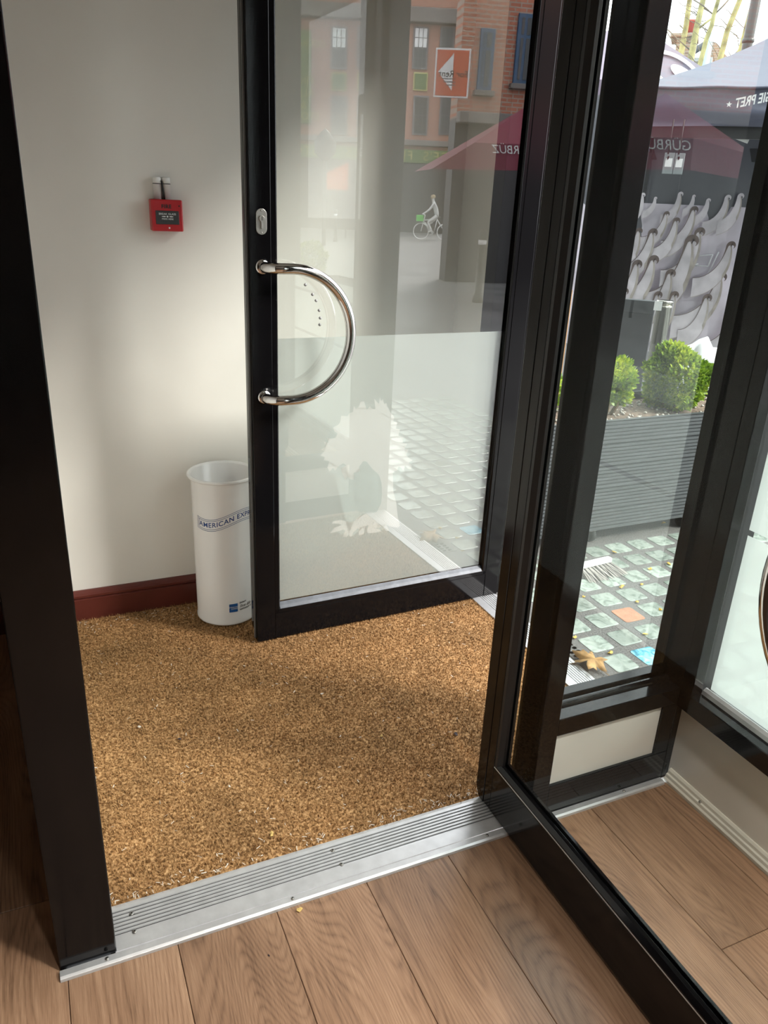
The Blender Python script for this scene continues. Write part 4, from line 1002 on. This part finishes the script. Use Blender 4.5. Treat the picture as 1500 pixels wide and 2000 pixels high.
# printed backdrop
BK = thing('printed_backdrop', 'backdrop cloth printed with curling cream waves under a charcoal top', 'backdrop', (6.8, 6.8, 0))
zw = gz(1340, 400, BD-0.1).z
def bk(z0, z1, amp, off=0.0):
    def fn(a, b):
        u = uL-1.2+5.2*a; z = z0+(z1-z0)*b
        return gp(u, BD-0.08+off+amp*(math.sin(a*26+b*3)+0.6*math.sin(a*47-2*b)+0.5*math.sin(a*17+b*9)), z)
    return fn
cloth('charcoal_cloth', bk(zw-0.35, zb+0.55, 0.022, 0.02), 160, 12, MAT['canvas_dark'], BK)
cloth('printed_cloth', bk(0.0, zw, 0.010), 120, 30, MAT['print_bg'], BK)
def horn(c, h, lean, parent, mat_b, mat_e, curl=1.0, dz=0.0):
    """a curled wave crest in the backdrop plane; c = hook top (u,z)"""
    cl = []; W_ = h*lean; r0 = h*0.17*curl
    for k in range(30):
        if k < 18:
            ph = math.pi/2*k/17; cl.append((-W_*(1-math.sin(ph)), -h*math.cos(ph)))
        else:
            q = (k-17)/12.0; a = math.pi-q*math.pi*1.25; r = r0*(1-0.45*q); cl.append((r0+r*math.cos(a)-(r0-r)*0.3, r*math.sin(a)))
    wd = [h*0.52*max(0.0, 1-k/20.0)**0.8+h*0.085*(1-k/29.0)+0.004 for k in range(30)]
    def rib(o1, o2, off):
        v = []; f = []
        for k, (x, z) in enumerate(cl):
            a_ = cl[max(0, k-1)]; b_ = cl[min(29, k+1)]; tx, tz = b_[0]-a_[0], b_[1]-a_[1]; L = math.hypot(tx, tz) or 1
            nx, nz_ = tz/L, -tx/L
            for o_ in (o1(k), o2(k)):
                v.append(gp(c[0]+x+nx*o_, BD-0.115-off, c[1]+z+nz_*o_))
        for k in range(29): f.append((2*k, 2*k+2, 2*k+3, 2*k+1))
        return v, f
    v, f = rib(lambda k: 0.0, lambda k: wd[k]*1.0, dz); mobj('printed_wave', v, f, mat_b, parent, False)
    ew = lambda k: 0.014+0.17*math.exp(-((k-22)/4.5)**2)*(1 if k < 22 else 0.9)
    v, f = rib(lambda k: -h*0.004, lambda k: h*ew(k)*min(1, (29.5-k)/4.0), dz+0.0025); mobj('printed_wave_edge', v, f, mat_e, parent, False)
    if h > 0.2:
        v, f = rib(lambda k: wd[k]*(0.78 if 8 < k < 20 else 0.97), lambda k: wd[k]*1.0, dz+0.0012); mobj('printed_wave_shade', v, f, MAT['wave_m'], parent, False)
hooks = [(1258, 376, .34), (1282, 384, .22), (1332, 374, .36), (1357, 380, .22), (1386, 387, .30), (1425, 380, .42), (1450, 377, .42), (1305, 412, .42), (1360, 402, .55), (1325, 424, .5),
         (1252, 444, .5), (1280, 445, .66), (1372, 443, .7), (1358, 457, .95), (1282, 497, .75), (1250, 506, .7), (1315, 524, .70), (1414, 530, .75), (1290, 567, .6), (1322, 567, .6), (1386, 572, .62), (1432, 470, .6), (1440, 600, .6), (1240, 410, .5), (1230, 470, .6), (1225, 560, .6)]
for i, (hx, hy, hh) in enumerate(hooks):
    pnt = gz(hx, hy, BD-0.115)
    horn((pnt.dot(UD)-hh*0.10, pnt.z-hh*0.09), hh*0.58, 0.55+0.35*((i*37) % 10)/10, BK, MAT['wave_l'], MAT['wave_d'] if hy > 400 else MAT['wave_l'], 1.0, 0.004*i)
q1, q2, q3, q4 = gz(1362, 500, BD-0.13), gz(1392, 497, BD-0.13), gz(1383, 520, BD-0.13), gz(1352, 518, BD-0.13)
for a_, b_ in ((q1, q2), (q2, q3), (q3, q4), (q4, q1), (gz(1404, 492, BD-0.13), gz(1383, 535, BD-0.13)), (q4, gz(1347, 532, BD-0.13)), (q4, gz(1364, 515, BD-0.13))):
    tube('printed_line', [a_, b_], 0.007, MAT['printwhite'], BK, 6)

# ---- second canopy with white emblem, behind to the left
D2C = 11.6
G2 = thing('mauve_canopy', 'mauve canopy roof with a large white oval emblem behind the gazebo', 'canopy', (7, 9, 0))
cr_ = gz(1400, 150, D2C); cu_ = cr_.dot(UD); cz = cr_.z
ap = gz(1235, 42, D2C+1.6)
base = [gp(cu_-3.2, D2C, cz-0.05), gp(cu_, D2C, cz), gp(cu_, D2C+3.2, cz), gp(cu_-3.2, D2C+3.2, cz)]
for i in range(4):
    mobj('roof_panel', [base[i], base[(i+1) % 4], ap], [(0, 1, 2)], MAT['mauve'], G2)
for i in range(2):
    a_, b_ = base[i], base[(i+1) % 4]; mobj('valance', [a_, b_, b_-Vector((0, 0, 0.28)), a_-Vector((0, 0, 0.28))], [(0, 1, 2, 3)], MAT['mauve'], G2)
for q_ in base: tube('leg', [q_, Vector((q_.x, q_.y, -0.004))], 0.025, MAT['iron'], G2, 8)
nrm = (base[1]-base[0]).cross(ap-base[0]).normalized()
if nrm.dot(CAM-base[0]) < 0: nrm = -nrm
def onroof(x, y, off=0.02):
    d = ray(x, y); return CAM + d*((base[0]+nrm*off-CAM).dot(nrm)/d.dot(nrm))
def ell(cx, cy, a_, b_, rot, n=28): return [(cx+a_*math.cos(t)*math.cos(rot)-b_*math.sin(t)*math.sin(rot), cy+a_*math.cos(t)*math.sin(rot)+b_*math.sin(t)*math.cos(rot)) for t in [2*math.pi*k/n for k in range(n)]]
e1 = ell(1334, 144, 28, 11, 0.6); mobj('emblem', [onroof(*p_) for p_ in e1], [tuple(range(len(e1)))], MAT['printwhite'], G2)
oo, ii = ell(1318, 138, 60, 30, 0.55, 40), ell(1318, 139, 52, 24, 0.55, 40)
vv = [onroof(*p_, 0.025) for p_ in oo]+[onroof(*p_, 0.025) for p_ in ii]
mobj('emblem_ring', vv, [(k, (k+1) % 40, 40+(k+1) % 40, 40+k) for k in range(40)], MAT['printwhite'], G2)
wb = gz(1283, 133, 9.0)

# ---- trees, lamp post, roofs against the sky
def tree(pts, wpx, dist, branches, label):
    P3 = [gz(x, y, dist) for x, y in pts]
    d0 = P3[-1]; 
    T = thing('street_tree', label, 'tree', (d0.x, d0.y, 0), group='bare plane trees behind the gazebo')
    d_ = (P3[0]-P3[1]).normalized(); topx = [P3[0]+d_*3.0+Vector((0.1, -0.1, 0.3)), P3[0]+d_*1.2]
    base_ = [Vector((P3[-1].x-0.1, P3[-1].y+0.1, P3[-1].z*0.5)), Vector((P3[-1].x-0.15, P3[-1].y+0.15, -0.004))]
    allp = topx+P3+base_; r = wpx*dist/FPX/2*1.15
    rr = [r*0.4, r*0.7]+[r*(0.85+0.25*i/len(P3)) for i in range(len(P3))]+[r*1.3, r*1.6]
    tube('trunk', allp, r, MAT['bark'], T, 10, radii=rr)
    for bpts, bw_ in branches:
        tube('branch', [gz(x, y, dist) for x, y in bpts], bw_*dist/FPX/2, MAT['bark'] if bw_ > 3 else MAT['twig'], T, 6)
    rs = random.Random(int(pts[0][0]))
    for k in range(7):
        i_ = rs.randrange(len(pts)-1); f_ = rs.random(); x_ = pts[i_][0]+(pts[i_+1][0]-pts[i_][0])*f_; y_ = pts[i_][1]+(pts[i_+1][1]-pts[i_][1])*f_
        sg = rs.choice((-1, 1)); P_ = [(x_, y_)]
        for q in range(4): P_.append((P_[-1][0]+sg*rs.uniform(2, 11), P_[-1][1]-rs.uniform(-3, 14)))
        tube('twig', [gz(a, b, dist) for a, b in P_], 0.01, MAT['twig'], T, 5, radii=[0.010, 0.008, 0.006, 0.005, 0.003])
    return T
tree([(1347, 0), (1340, 50), (1331, 100)], 8, 19.0, [([(1330, 100), (1310, 75), (1295, 50)], 1.6), ([(1347, 20), (1362, 32), (1372, 50)], 1.2)], 'slim yellow-green plane tree, leftmost against the sky')
tree([(1373, 0), (1360, 58), (1349, 115)], 9, 18.2, [([(1360, 60), (1378, 45), (1392, 35)], 3.2), ([(1372, 15), (1385, 22), (1393, 28)], 2.2), ([(1350, 100), (1332, 84), (1304, 58)], 2)], 'plane tree trunk in front of the red chimney pots')
tree([(1403, 0), (1394, 30), (1390, 50), (1380, 75), (1367, 125)], 6.5, 17.6, [([(1396, 28), (1412, 12), (1430, -8)], 2.5), ([(1392, 28), (1372, 10), (1352, -2)], 2.2), ([(1394, 50), (1412, 52), (1418, 58)], 1.2)], 'dark crooked plane tree forking beside a pale downpipe')
tree([(1445, 0), (1420, 62), (1399, 145)], 8, 18.6, [([(1432, 33), (1450, 52), (1465, 60)], 1.3), ([(1425, 60), (1440, 70), (1443, 90)], 1.2)], 'leaning mottled plane tree left of the black lamp post')
tree([(1455, 60), (1446, 95), (1425, 140)], 6, 19.6, [([(1440, 100), (1428, 112), (1422, 125)], 1.5)], 'short yellow stem just left of the black lamp post')
LP = thing('lamp_post', 'tall black lamp post rising behind the gazebo roof', 'lamp post', tuple(gz(1455, 124, 16.2).xy)+(0,))
lp1, lp2 = gz(1452, 128, 16.2), gz(1477, 0, 16.2)
tube('pole', [Vector((lp1.x-0.0, lp1.y, -0.004)), Vector((lp1.x, lp1.y, lp1.z)), Vector((lp1.x, lp1.y, 9.0))], 0.083, MAT['iron'], LP, 16)
lathe('collar', [(0.083, 0), (0.1, 0.02), (0.1, 0.06), (0.083, 0.08)], (lp1.x, lp1.y, gz(1460, 85, 16.2).z), MAT['iron'], LP, 16)
lathe('lantern', [(0.05, 0), (0.16, 0.1), (0.2, 0.45), (0.05, 0.6), (0.0001, 0.62)], (lp1.x, lp1.y, 9.0), MAT['iron'], LP, 16)
for k, (a_, b_) in enumerate(((( 1410, 24), (1500, 3)), ((1470, 60), (1500, 28)), ((1440, 110), (1500, 78)), ((1300, 45), (1340, 48)))):
    pass
HD = 24.0
def gbox(name, px0, py0, px1, py1, dist, dep, mat, parent, ground=False):
    a_, b_ = gz(px0, py1, dist), gz(px1, py0, dist)
    return gzbox(name, a_, (b_-a_).dot(UD), dep, -0.004 if ground else a_.z, b_.z, mat, parent, 0.01)
CH = thing('brick_chimney_house', 'brick house end with chimney and two red pots behind the trees', 'house', (16, 17, 0))
gbox('chimney', 1312, 68, 1362, 140, HD, 0.9, MAT['brick2'], CH, True)
gbox('chimney_cap', 1309, 63, 1365, 72, HD-0.08, 1.05, MAT['brick2'], CH)
for xx in (1345, 1354):
    pp = gz(xx, 63, HD+0.4); lathe('chimney_pot', [(0.10, 0), (0.10, 0.22), (0.12, 0.23), (0.12, 0.27), (0.08, 0.27)], (pp.x, pp.y, pp.z), MAT['terracotta'], CH, 14)
PH = thing('pale_house', 'pale rendered house with slate roof edge and grey downpipe behind the trees', 'house', (17, 16, 0))
a_, b_, c_ = gz(1345, 112, HD+3.5), gz(1396, 70, HD+3.5), gz(1396, 160, HD+3.5)
gbox('wall', 1340, 112, 1392, 170, HD+3.5, 2.0, MAT['pale'], PH, True)
tube('roof_edge', [gz(1346, 106, HD+3.3), gz(1378, 86, HD+3.3)], 0.09, MAT['slate'], PH, 8)
tube('downpipe', [gz(1388, 65, HD+3.2), Vector((*gz(1380, 140, HD+3.2).xy, -0.004))], 0.10, pmat('pale_blue_pipe', (0.30, 0.38, 0.40), 0.5), PH, 10)
BH2 = thing('brick_gable', 'yellow-brown brick gable wall low behind the leaning tree', 'house', (18, 15, 0))
gpts = [gz(1392, 80, HD+9), gz(1402, 88, HD+9), gz(1428, 120, HD+9), gz(1520, 112, HD+9)]
vb = [p_.copy() for p_ in gpts]; lo = [Vector((p_.x, p_.y, -0.004)) for p_ in gpts]
vbk = [p_+MD*0.4 for p_ in vb]; lbk = [p_+MD*0.4 for p_ in lo]
V_ = vb+lo+vbk+lbk; n4 = 4
F_ = []
for k in range(3): F_ += [(k, k+1, n4+k+1, n4+k), (8+k, 8+k+1, 12+k+1, 12+k), (k, k+1, 8+k+1, 8+k)]
F_ += [(0, 4, 12, 8), (3, 7, 15, 11)]
mobj('gable', V_, F_, MAT['brick2'], BH2)

# ================================================================== STREET SEEN REFLECTED IN THE OPEN DOOR
class MPlane:
    """vertical facade whose mirror image shows in the door; local x = right when facing it, y = away, z = up"""
    def __init__(s, px, py, D, turn=0.0):
        s.o = mdist(px, py, D); s.o.z = 0
        d = mirv(ray(px, py)); d = Vector((d.x, d.y, 0)).normalized()
        d = Matrix.Rotation(turn, 3, 'Z') @ d
        s.d = d; s.x = Vector((d.y, -d.x, 0)); s.rz = math.atan2(-d.x, d.y)
    def sz(s, px, py):
        r = mirv(ray(px, py)); t = (s.o-C2).dot(s.d)/r.dot(s.d); P = C2+r*t
        return (P-s.o).dot(s.x), P.z
    def rect(s, x0, y0, x1, y1):
        a, b = s.sz(x0, y0), s.sz(x1, y1); c, e = s.sz(x1, y0), s.sz(x0, y1)
        xs_ = ((a[0]+e[0])/2, (b[0]+c[0])/2); zs = ((a[1]+c[1])/2, (b[1]+e[1])/2)
        return min(xs_), max(xs_), min(zs), max(zs)
def LM(x, y, z): return frame((x, y, z), (1, 0, 0), (0, 0, 1))
PB = MPlane(720, 420, 44.0)
PUB = thing('corner_pub', 'red brick pub with green signs and sash windows reflected in the door', 'building', PB.o, PB.rz)
x0, x1, _a, ztop = PB.rect(500, 26, 892, 430)
box('wall', x0, x1, 0, 6.0, 0.0, ztop+1.0, MAT['brick'], PUB, 0, True)
_, _, z0_, z1_ = PB.rect(600, 8, 700, 38); box('cornice', x0-0.2, x1+0.2, -0.55, 0.0, z0_, z1_, MAT['stone'], PUB, 0.05, True)
_, _, z0_, z1_ = PB.rect(600, 266, 700, 277); box('string_course', x0, x1, -0.3, 0.0, z0_, z1_, MAT['stone'], PUB, 0.03, True)
_, _, zs0, zs1 = PB.rect(600, 285, 700, 311)
SG = box('fascia', x0, x1, -0.35, 0.0, zs0, zs1, MAT['green'], PUB, 0.02, True)
_, _, g0_, g1_ = PB.rect(600, 311, 700, 430); box('ground_floor', x0, x1, -0.2, 0.0, 0.0, g1_, MAT['darkshop'], PUB, 0.02, True)
for (xa, xb) in ((646, 678), (697, 728), (806, 836), (858, 886)):
    for (ya, yb) in ((52, 136), (187, 264)):
        a, b, c, e = PB.rect(xa, ya, xb, yb)
        Wn = box('window', a, b, -0.10, 0.02, c, e, MAT['greywin'], PUB, 0.01, True)
        mx_ = (a+b)/2; mz = (c+e)/2; fw = 0.09
        for za, zbb, up in ((c+fw, mz-0.03, 0), (mz+0.03, e-fw, 1)):
            for i in range(3):
                for j in range(2):
                    pw = (b-a-2*fw-0.06)/3; ph = (zbb-za-0.03)/2
                    xx = a+fw+i*(pw+0.03); zz = za+j*(ph+0.03)
                    mt = MAT['printwhite'] if (up and ya < 100 and xa in (646, 806)) else MAT['darkwin']
                    box('pane', xx, xx+pw, -0.115, -0.095, zz, zz+ph, mt, Wn, 0)
    a, b, c, e = PB.rect(xa+1, 142, xb-1, 178)
    pn = box('green_panel', a, b, -0.12, 0.0, c, e, MAT['gold'], PUB, 0.02, True); box('panel_face', a+0.07, b-0.07, -0.16, -0.11, c+0.07, e-0.07, MAT['green'], pn, 0.01)
a, b, c, e = PB.rect(580, 60, 608, 242); VS = box('vertical_sign', a, b, -0.25, 0.0, c, e, MAT['green'], PUB, 0.02, True)
sh = (e-c)
for tx_, fr_ in (("COURAGE'S", 0.86), ('FINE', 0.46), ('ALES', 0.33), ('&', 0.20), ('STOUT', 0.08)):
    text('lettering', tx_, 0.40 if len(tx_) > 5 else 0.5, LM((a+b)/2, -0.27, c+sh*fr_), MAT['gold'], VS, shear=0.1 if len(tx_) > 5 else 0)
sm = PB.sz(885, 300)[0]
text('lettering', "COURAGE'S  FINE  ALES  &  STOUT", 0.62, LM((PB.sz(868, 300)[0]+PB.sz(640, 300)[0])/2, -0.37, (zs0+zs1)/2), MAT['gold'], SG, spacing=1.2)
# nearer brick building with blue windows
RB = MPlane(980, 420, 17.0, math.radians(-18))
RBO = thing('brick_corner_building', 'red brick building with blue windows reflected at the top of the door', 'building', RB.o, RB.rz)
xa_, xb_, _, zc = RB.rect(893, 240, 1200, 420)
xe0, xe1 = min(RB.sz(893, 200)[0], RB.sz(1260, 200)[0]), max(RB.sz(893, 200)[0], RB.sz(1260, 200)[0])
box('wall', xe0, xe1, 0, 0.5, zc, 11.0, MAT['brick'], RBO, 0, True)
box('shopfront', xe0, xe1, 0.02, 0.5, 0.0, zc, MAT['darkshop'], RBO, 0, True)
box('cornice', xe0-0.1, xe1, -0.28, 0.02, zc-0.10, zc+0.10, MAT['stone'], RBO, 0.02, True)
for (xa, ya, xb, yb), mt in (((1006, 28, 1052, 166), 'bluewin'), ((934, 56, 962, 178), 'bluewin'), ((1090, 28, 1136, 166), 'bluewin')):
    a, b, c, e = RB.rect(xa, ya, xb, yb)
    Wn = box('window', a, b, -0.06, 0.03, c, e, MAT[mt], RBO, 0.008, True); fw = 0.07; mx_ = a+(b-a)*0.68; mz = c+(e-c)*0.68
    for xx0, xx1 in ((a+fw, mx_-0.03), (mx_+0.03, b-fw)):
        for zz0, zz1 in ((c+fw, mz-0.03), (mz+0.03, e-fw)):
            box('pane', xx0, xx1, -0.075, -0.055, zz0, zz1, MAT['darkwin'], Wn, 0)
    box('sill', a-0.06, b+0.06, -0.14, 0.02, c-0.09, c, MAT['stone'], Wn, 0.01)
# for-rent board
FB = MPlane(883, 140, 13.5)
a, b, c, e = FB.rect(849, 94, 917, 191)
FR = thing('rent_sign', 'orange For Rent board with white arrow reflected in the door glass', 'sign', (FB.o.x, FB.o.y, c), FB.rz)
zo = c
box('board', a, b, 0, 0.03, 0, e-c, MAT['printwhite'], FR, 0.004, True)
box('orange_face', a+0.025, b-0.025, -0.004, 0.002, 0.025, e-c-0.025, MAT['orange'], FR, 0, True)
h_ = e-c; mz = h_*0.52
mobj('arrow', [(b-0.05, -0.006, mz), (a+(b-a)*0.48, -0.006, h_*0.90), (a+(b-a)*0.48, -0.006, h_*0.14)], [(0, 1, 2)], MAT['printwhite'], FR, local=True)
text('lettering', 'For Rent', 0.125, LM((a+b)/2-0.02, -0.008, h_*0.48), MAT['ink'], FR, local=True, offset=0.001)
for i in range(3):
    box('small_print', a+(b-a)*0.38, a+(b-a)*(0.80-0.06*i), -0.0075, -0.0055, h_*(0.375-0.065*i), h_*(0.395-0.065*i), MAT['greywin'], FR, 0, True)
tube('bracket', [((a+b)/2, 0.02, h_*0.7), ((a+b)/2, 3.4, h_*0.7)], 0.02, MAT['iron'], FR, 8, local=True)
# maroon canopy
GP = Vector((7.027, -4.795, 0)); dv = Vector((0.46, -0.89, 0)).normalized()
MC = thing('maroon_canopy', 'maroon market canopy with white lettering reflected in both panes', 'canopy', GP, math.atan2(-dv.x, dv.y))
ap_ = (-0.3, 2.5, 3.06)
mobj('valance', [(-0.08, 0, 1.98), (1.37, 0, 1.94), (0.80, 0.02, 2.30), (-0.06, 0.02, 2.31)], [(0, 1, 2, 3)], MAT['maroon'], MC, local=True)
mobj('roof_panel', [(-0.06, 0.02, 2.31), (0.80, 0.02, 2.30), ap_], [(0, 1, 2)], MAT['maroon'], MC, local=True)
mobj('roof_panel', [(1.37, 0, 1.94), (0.80, 0.02, 2.30), ap_, (1.5, 3.0, 2.0)], [(0, 1, 2), (0, 2, 3)], MAT['maroon'], MC, local=True)
mobj('roof_panel', [(-0.06, 0.02, 2.31), (-1.6, 2.2, 2.3), ap_], [(0, 1, 2)], MAT['maroon'], MC, local=True)
mobj('valance', [(-0.08, 0, 1.98), (-0.06, 0.02, 2.31), (-1.6, 2.2, 2.3), (-1.6, 2.2, 1.98)], [(0, 1, 2, 3)], MAT['maroon'], MC, local=True)
text('lettering', 'GÜRBÜZ', 0.150, LM(0.245, -0.012, 2.225), MAT['printwhite'], MC, local=True, shear=0.25, spacing=1.0)
for xx, yy in ((-0.02, 0.06), (-1.5, 2.2), (-0.3, 2.5)):
    box('leg', xx-0.02, xx+0.02, yy-0.02, yy+0.02, -0.004, 2.0, MAT['iron'], MC, 0.003, True)
# orange canopy far away
oc = MPlane(658, 350, 34.0); a, b, c, e = oc.rect(634, 316, 680, 370)
OC = thing('orange_canopy', 'small orange canopy far across the street reflected in the door', 'canopy', oc.o, oc.rz)
mobj('roof', [(a, 0, c), (b, 0, c), (b, 0, c+(e-c)*0.55), (a, 0, e), (a, 2, c), (b, 2, c), (b, 2, c+(e-c)*0.55), (a, 2, e)], [(0, 1, 2, 3), (4, 5, 6, 7), (2, 3, 7, 6), (0, 3, 7, 4), (1, 2, 6, 5)], MAT['orange'], OC, local=True)
for xx in (a+0.05, b-0.05): box('leg', xx-0.03, xx+0.03, 0.02, 0.08, -0.004, c, MAT['iron'], OC, 0, True)
# street bollards and lamp in the reflection
for (bx_, by_, hp), lb in (((714, 520, 92), 'black street bollard with white band, nearer one reflected left of the rider'), ((655, 472, 56), 'black street bollard, farther one reflected at the left'), ((932, 590, 130), 'black street bollard reflected below the rent sign')):
    q_ = mfloor(bx_, by_); D_ = (q_-C2).xy.length; h_ = min(1.25, hp*D_/FPX)
    Bo = thing('street_bollard', lb, 'bollard', (q_.x, q_.y, 0), group='black street bollards')
    lathe('shaft', [(0.085, 0), (0.085, 0.12), (0.065, 0.15), (0.060, h_-0.14), (0.075, h_-0.12), (0.075, h_-0.06), (0.05, h_-0.01), (0.0001, h_)], (q_.x, q_.y, -0.004), MAT['iron'], Bo, 16)
    lathe('band', [(0.066, h_-0.24), (0.067, h_-0.24), (0.067, h_-0.17), (0.062, h_-0.17)], (q_.x, q_.y, -0.004), MAT['printwhite'], Bo, 16)
ql = mdist(633, 430, 28.0)
LL = thing('street_lantern', 'black street lantern with round head reflected before the pub', 'lamp post', (ql.x, ql.y, 0))
zl = mdist(634, 283, 28.0).z
tube('pole', [(ql.x, ql.y, -0.004), (ql.x, ql.y, zl-0.4)], 0.07, MAT['iron'], LL, 12)
lathe('head', [(0.06, -0.5), (0.34, -0.25), (0.36, 0.1), (0.12, 0.4), (0.0001, 0.5)], (ql.x, ql.y, zl), MAT['iron'], LL, 16)
# cyclist
RP = MPlane(845, 455, 36.0)
RD = thing('bicycle', 'white bicycle ridden past the pub, reflected in the door', 'bicycle', RP.o, RP.rz)
wm = MAT['printwhite']
for cx in (-0.52, 0.52):
    tube('wheel', [(cx+0.33*math.cos(t), 0, 0.34+0.33*math.sin(t)) for t in [2*math.pi*k/28 for k in range(28)]], 0.022, MAT['whiteplastic'], RD, 8, closed=True, local=True)
for nm, pts in (('frame_tube', [(-0.52, 0, 0.34), (-0.15, 0, 0.85), (0.42, 0, 0.80)]), ('frame_tube', [(-0.15, 0, 0.85), (-0.05, 0, 0.30), (0.40, 0, 0.72)]), ('fork', [(0.52, 0, 0.34), (0.42, 0, 0.80), (0.38, 0, 1.0)]), ('handlebar', [(0.45, -0.25, 1.05), (0.38, 0, 1.0), (0.45, 0.25, 1.05)])):
    tube(nm, pts, 0.025, MAT['whiteplastic'], RD, 8, local=True)
box('saddle', -0.30, -0.05, -0.07, 0.07, 0.92, 0.97, MAT['iron'], RD, 0.02, True)
box('basket', 0.45, 0.75, -0.15, 0.15, 0.75, 1.0, pmat('lime_green', (0.12, 0.62, 0.08), 0.5), RD, 0.02, True)
def person():
    V = {}; E = []; R_ = {}
    def add(k, p, r): V[k] = p; R_[k] = r
    add('pel', (-0.17, 0, 1.03), 0.135); add('ab', (-0.10, 0, 1.20), 0.125); add('ch', (0.0, 0, 1.42), 0.15); add('nk', (0.06, 0, 1.58), 0.055); add('hd', (0.09, 0, 1.69), 0.092); add('tp', (0.10, 0, 1.79), 0.08)
    E += [('pel', 'ab'), ('ab', 'ch'), ('ch', 'nk'), ('nk', 'hd'), ('hd', 'tp')]
    for s, t in ((-1, 'l'), (1, 'r')):
        add('sh'+t, (0.02, s*0.17, 1.48), 0.06); add('el'+t, (0.20, s*0.22, 1.24), 0.042); add('wr'+t, (0.40, s*0.21, 1.09), 0.03); add('hn'+t, (0.46, s*0.21, 1.07), 0.03)
        E += [('ch', 'sh'+t), ('sh'+t, 'el'+t), ('el'+t, 'wr'+t), ('wr'+t, 'hn'+t)]
        for i in range(5):
            add('f%d%s' % (i, t), (0.52-0.006*abs(i-2)-(0.03 if i == 0 else 0), s*(0.175+0.018*i), 1.055), 0.009); E.append(('hn'+t, 'f%d%s' % (i, t)))
        kz = 0.72 if s < 0 else 0.60
        add('hp'+t, (-0.14, s*0.10, 0.98), 0.095); add('kn'+t, (0.24, s*0.11, kz), 0.062); add('an'+t, (0.0 if s > 0 else 0.06, s*0.11, 0.24 if s > 0 else 0.38), 0.04); add('to'+t, (0.14 if s > 0 else 0.20, s*0.11, 0.18 if s > 0 else 0.32), 0.036)
        E += [('pel', 'hp'+t), ('hp'+t, 'kn'+t), ('kn'+t, 'an'+t), ('an'+t, 'to'+t)]
    keys = list(V); me = bpy.data.meshes.new('person'); me.from_pydata([V[k] for k in keys], [(keys.index(a), keys.index(b)) for a, b in E], []); me.update()
    o = bpy.data.objects.new('person', me); COL.objects.link(o); o.matrix_basis = Matrix.Translation(RP.o) @ Matrix.Rotation(RP.rz, 4, 'Z')
    sk = o.modifiers.new('skin', 'SKIN'); sk.use_smooth_shade = True
    for i, k in enumerate(keys): me.skin_vertices[0].data[i].radius = (R_[k], R_[k]); me.skin_vertices[0].data[i].use_root = (k == 'pel')
    o.modifiers.new('sub', 'SUBSURF').levels = 1
    me.materials.append(pmat('pale_clothing', (0.62, 0.62, 0.60), 0.8))
    setp(o, 'person in pale clothes riding a bicycle, reflected in the door', 'person')
    hm = bpy.data.meshes.new('hair'); bm = bmesh.new(); bmesh.ops.create_uvsphere(bm, u_segments=16, v_segments=10, radius=0.112)
    for v in bm.verts: v.co = Vector((v.co.x+0.075, v.co.y, max(v.co.z, -0.05-0.3*v.co.x)+1.74))
    bm.to_mesh(hm); bm.free(); h = fmesh('hair', hm, pmat('blond_hair', (0.42, 0.33, 0.2), 0.7), o, True)
person()
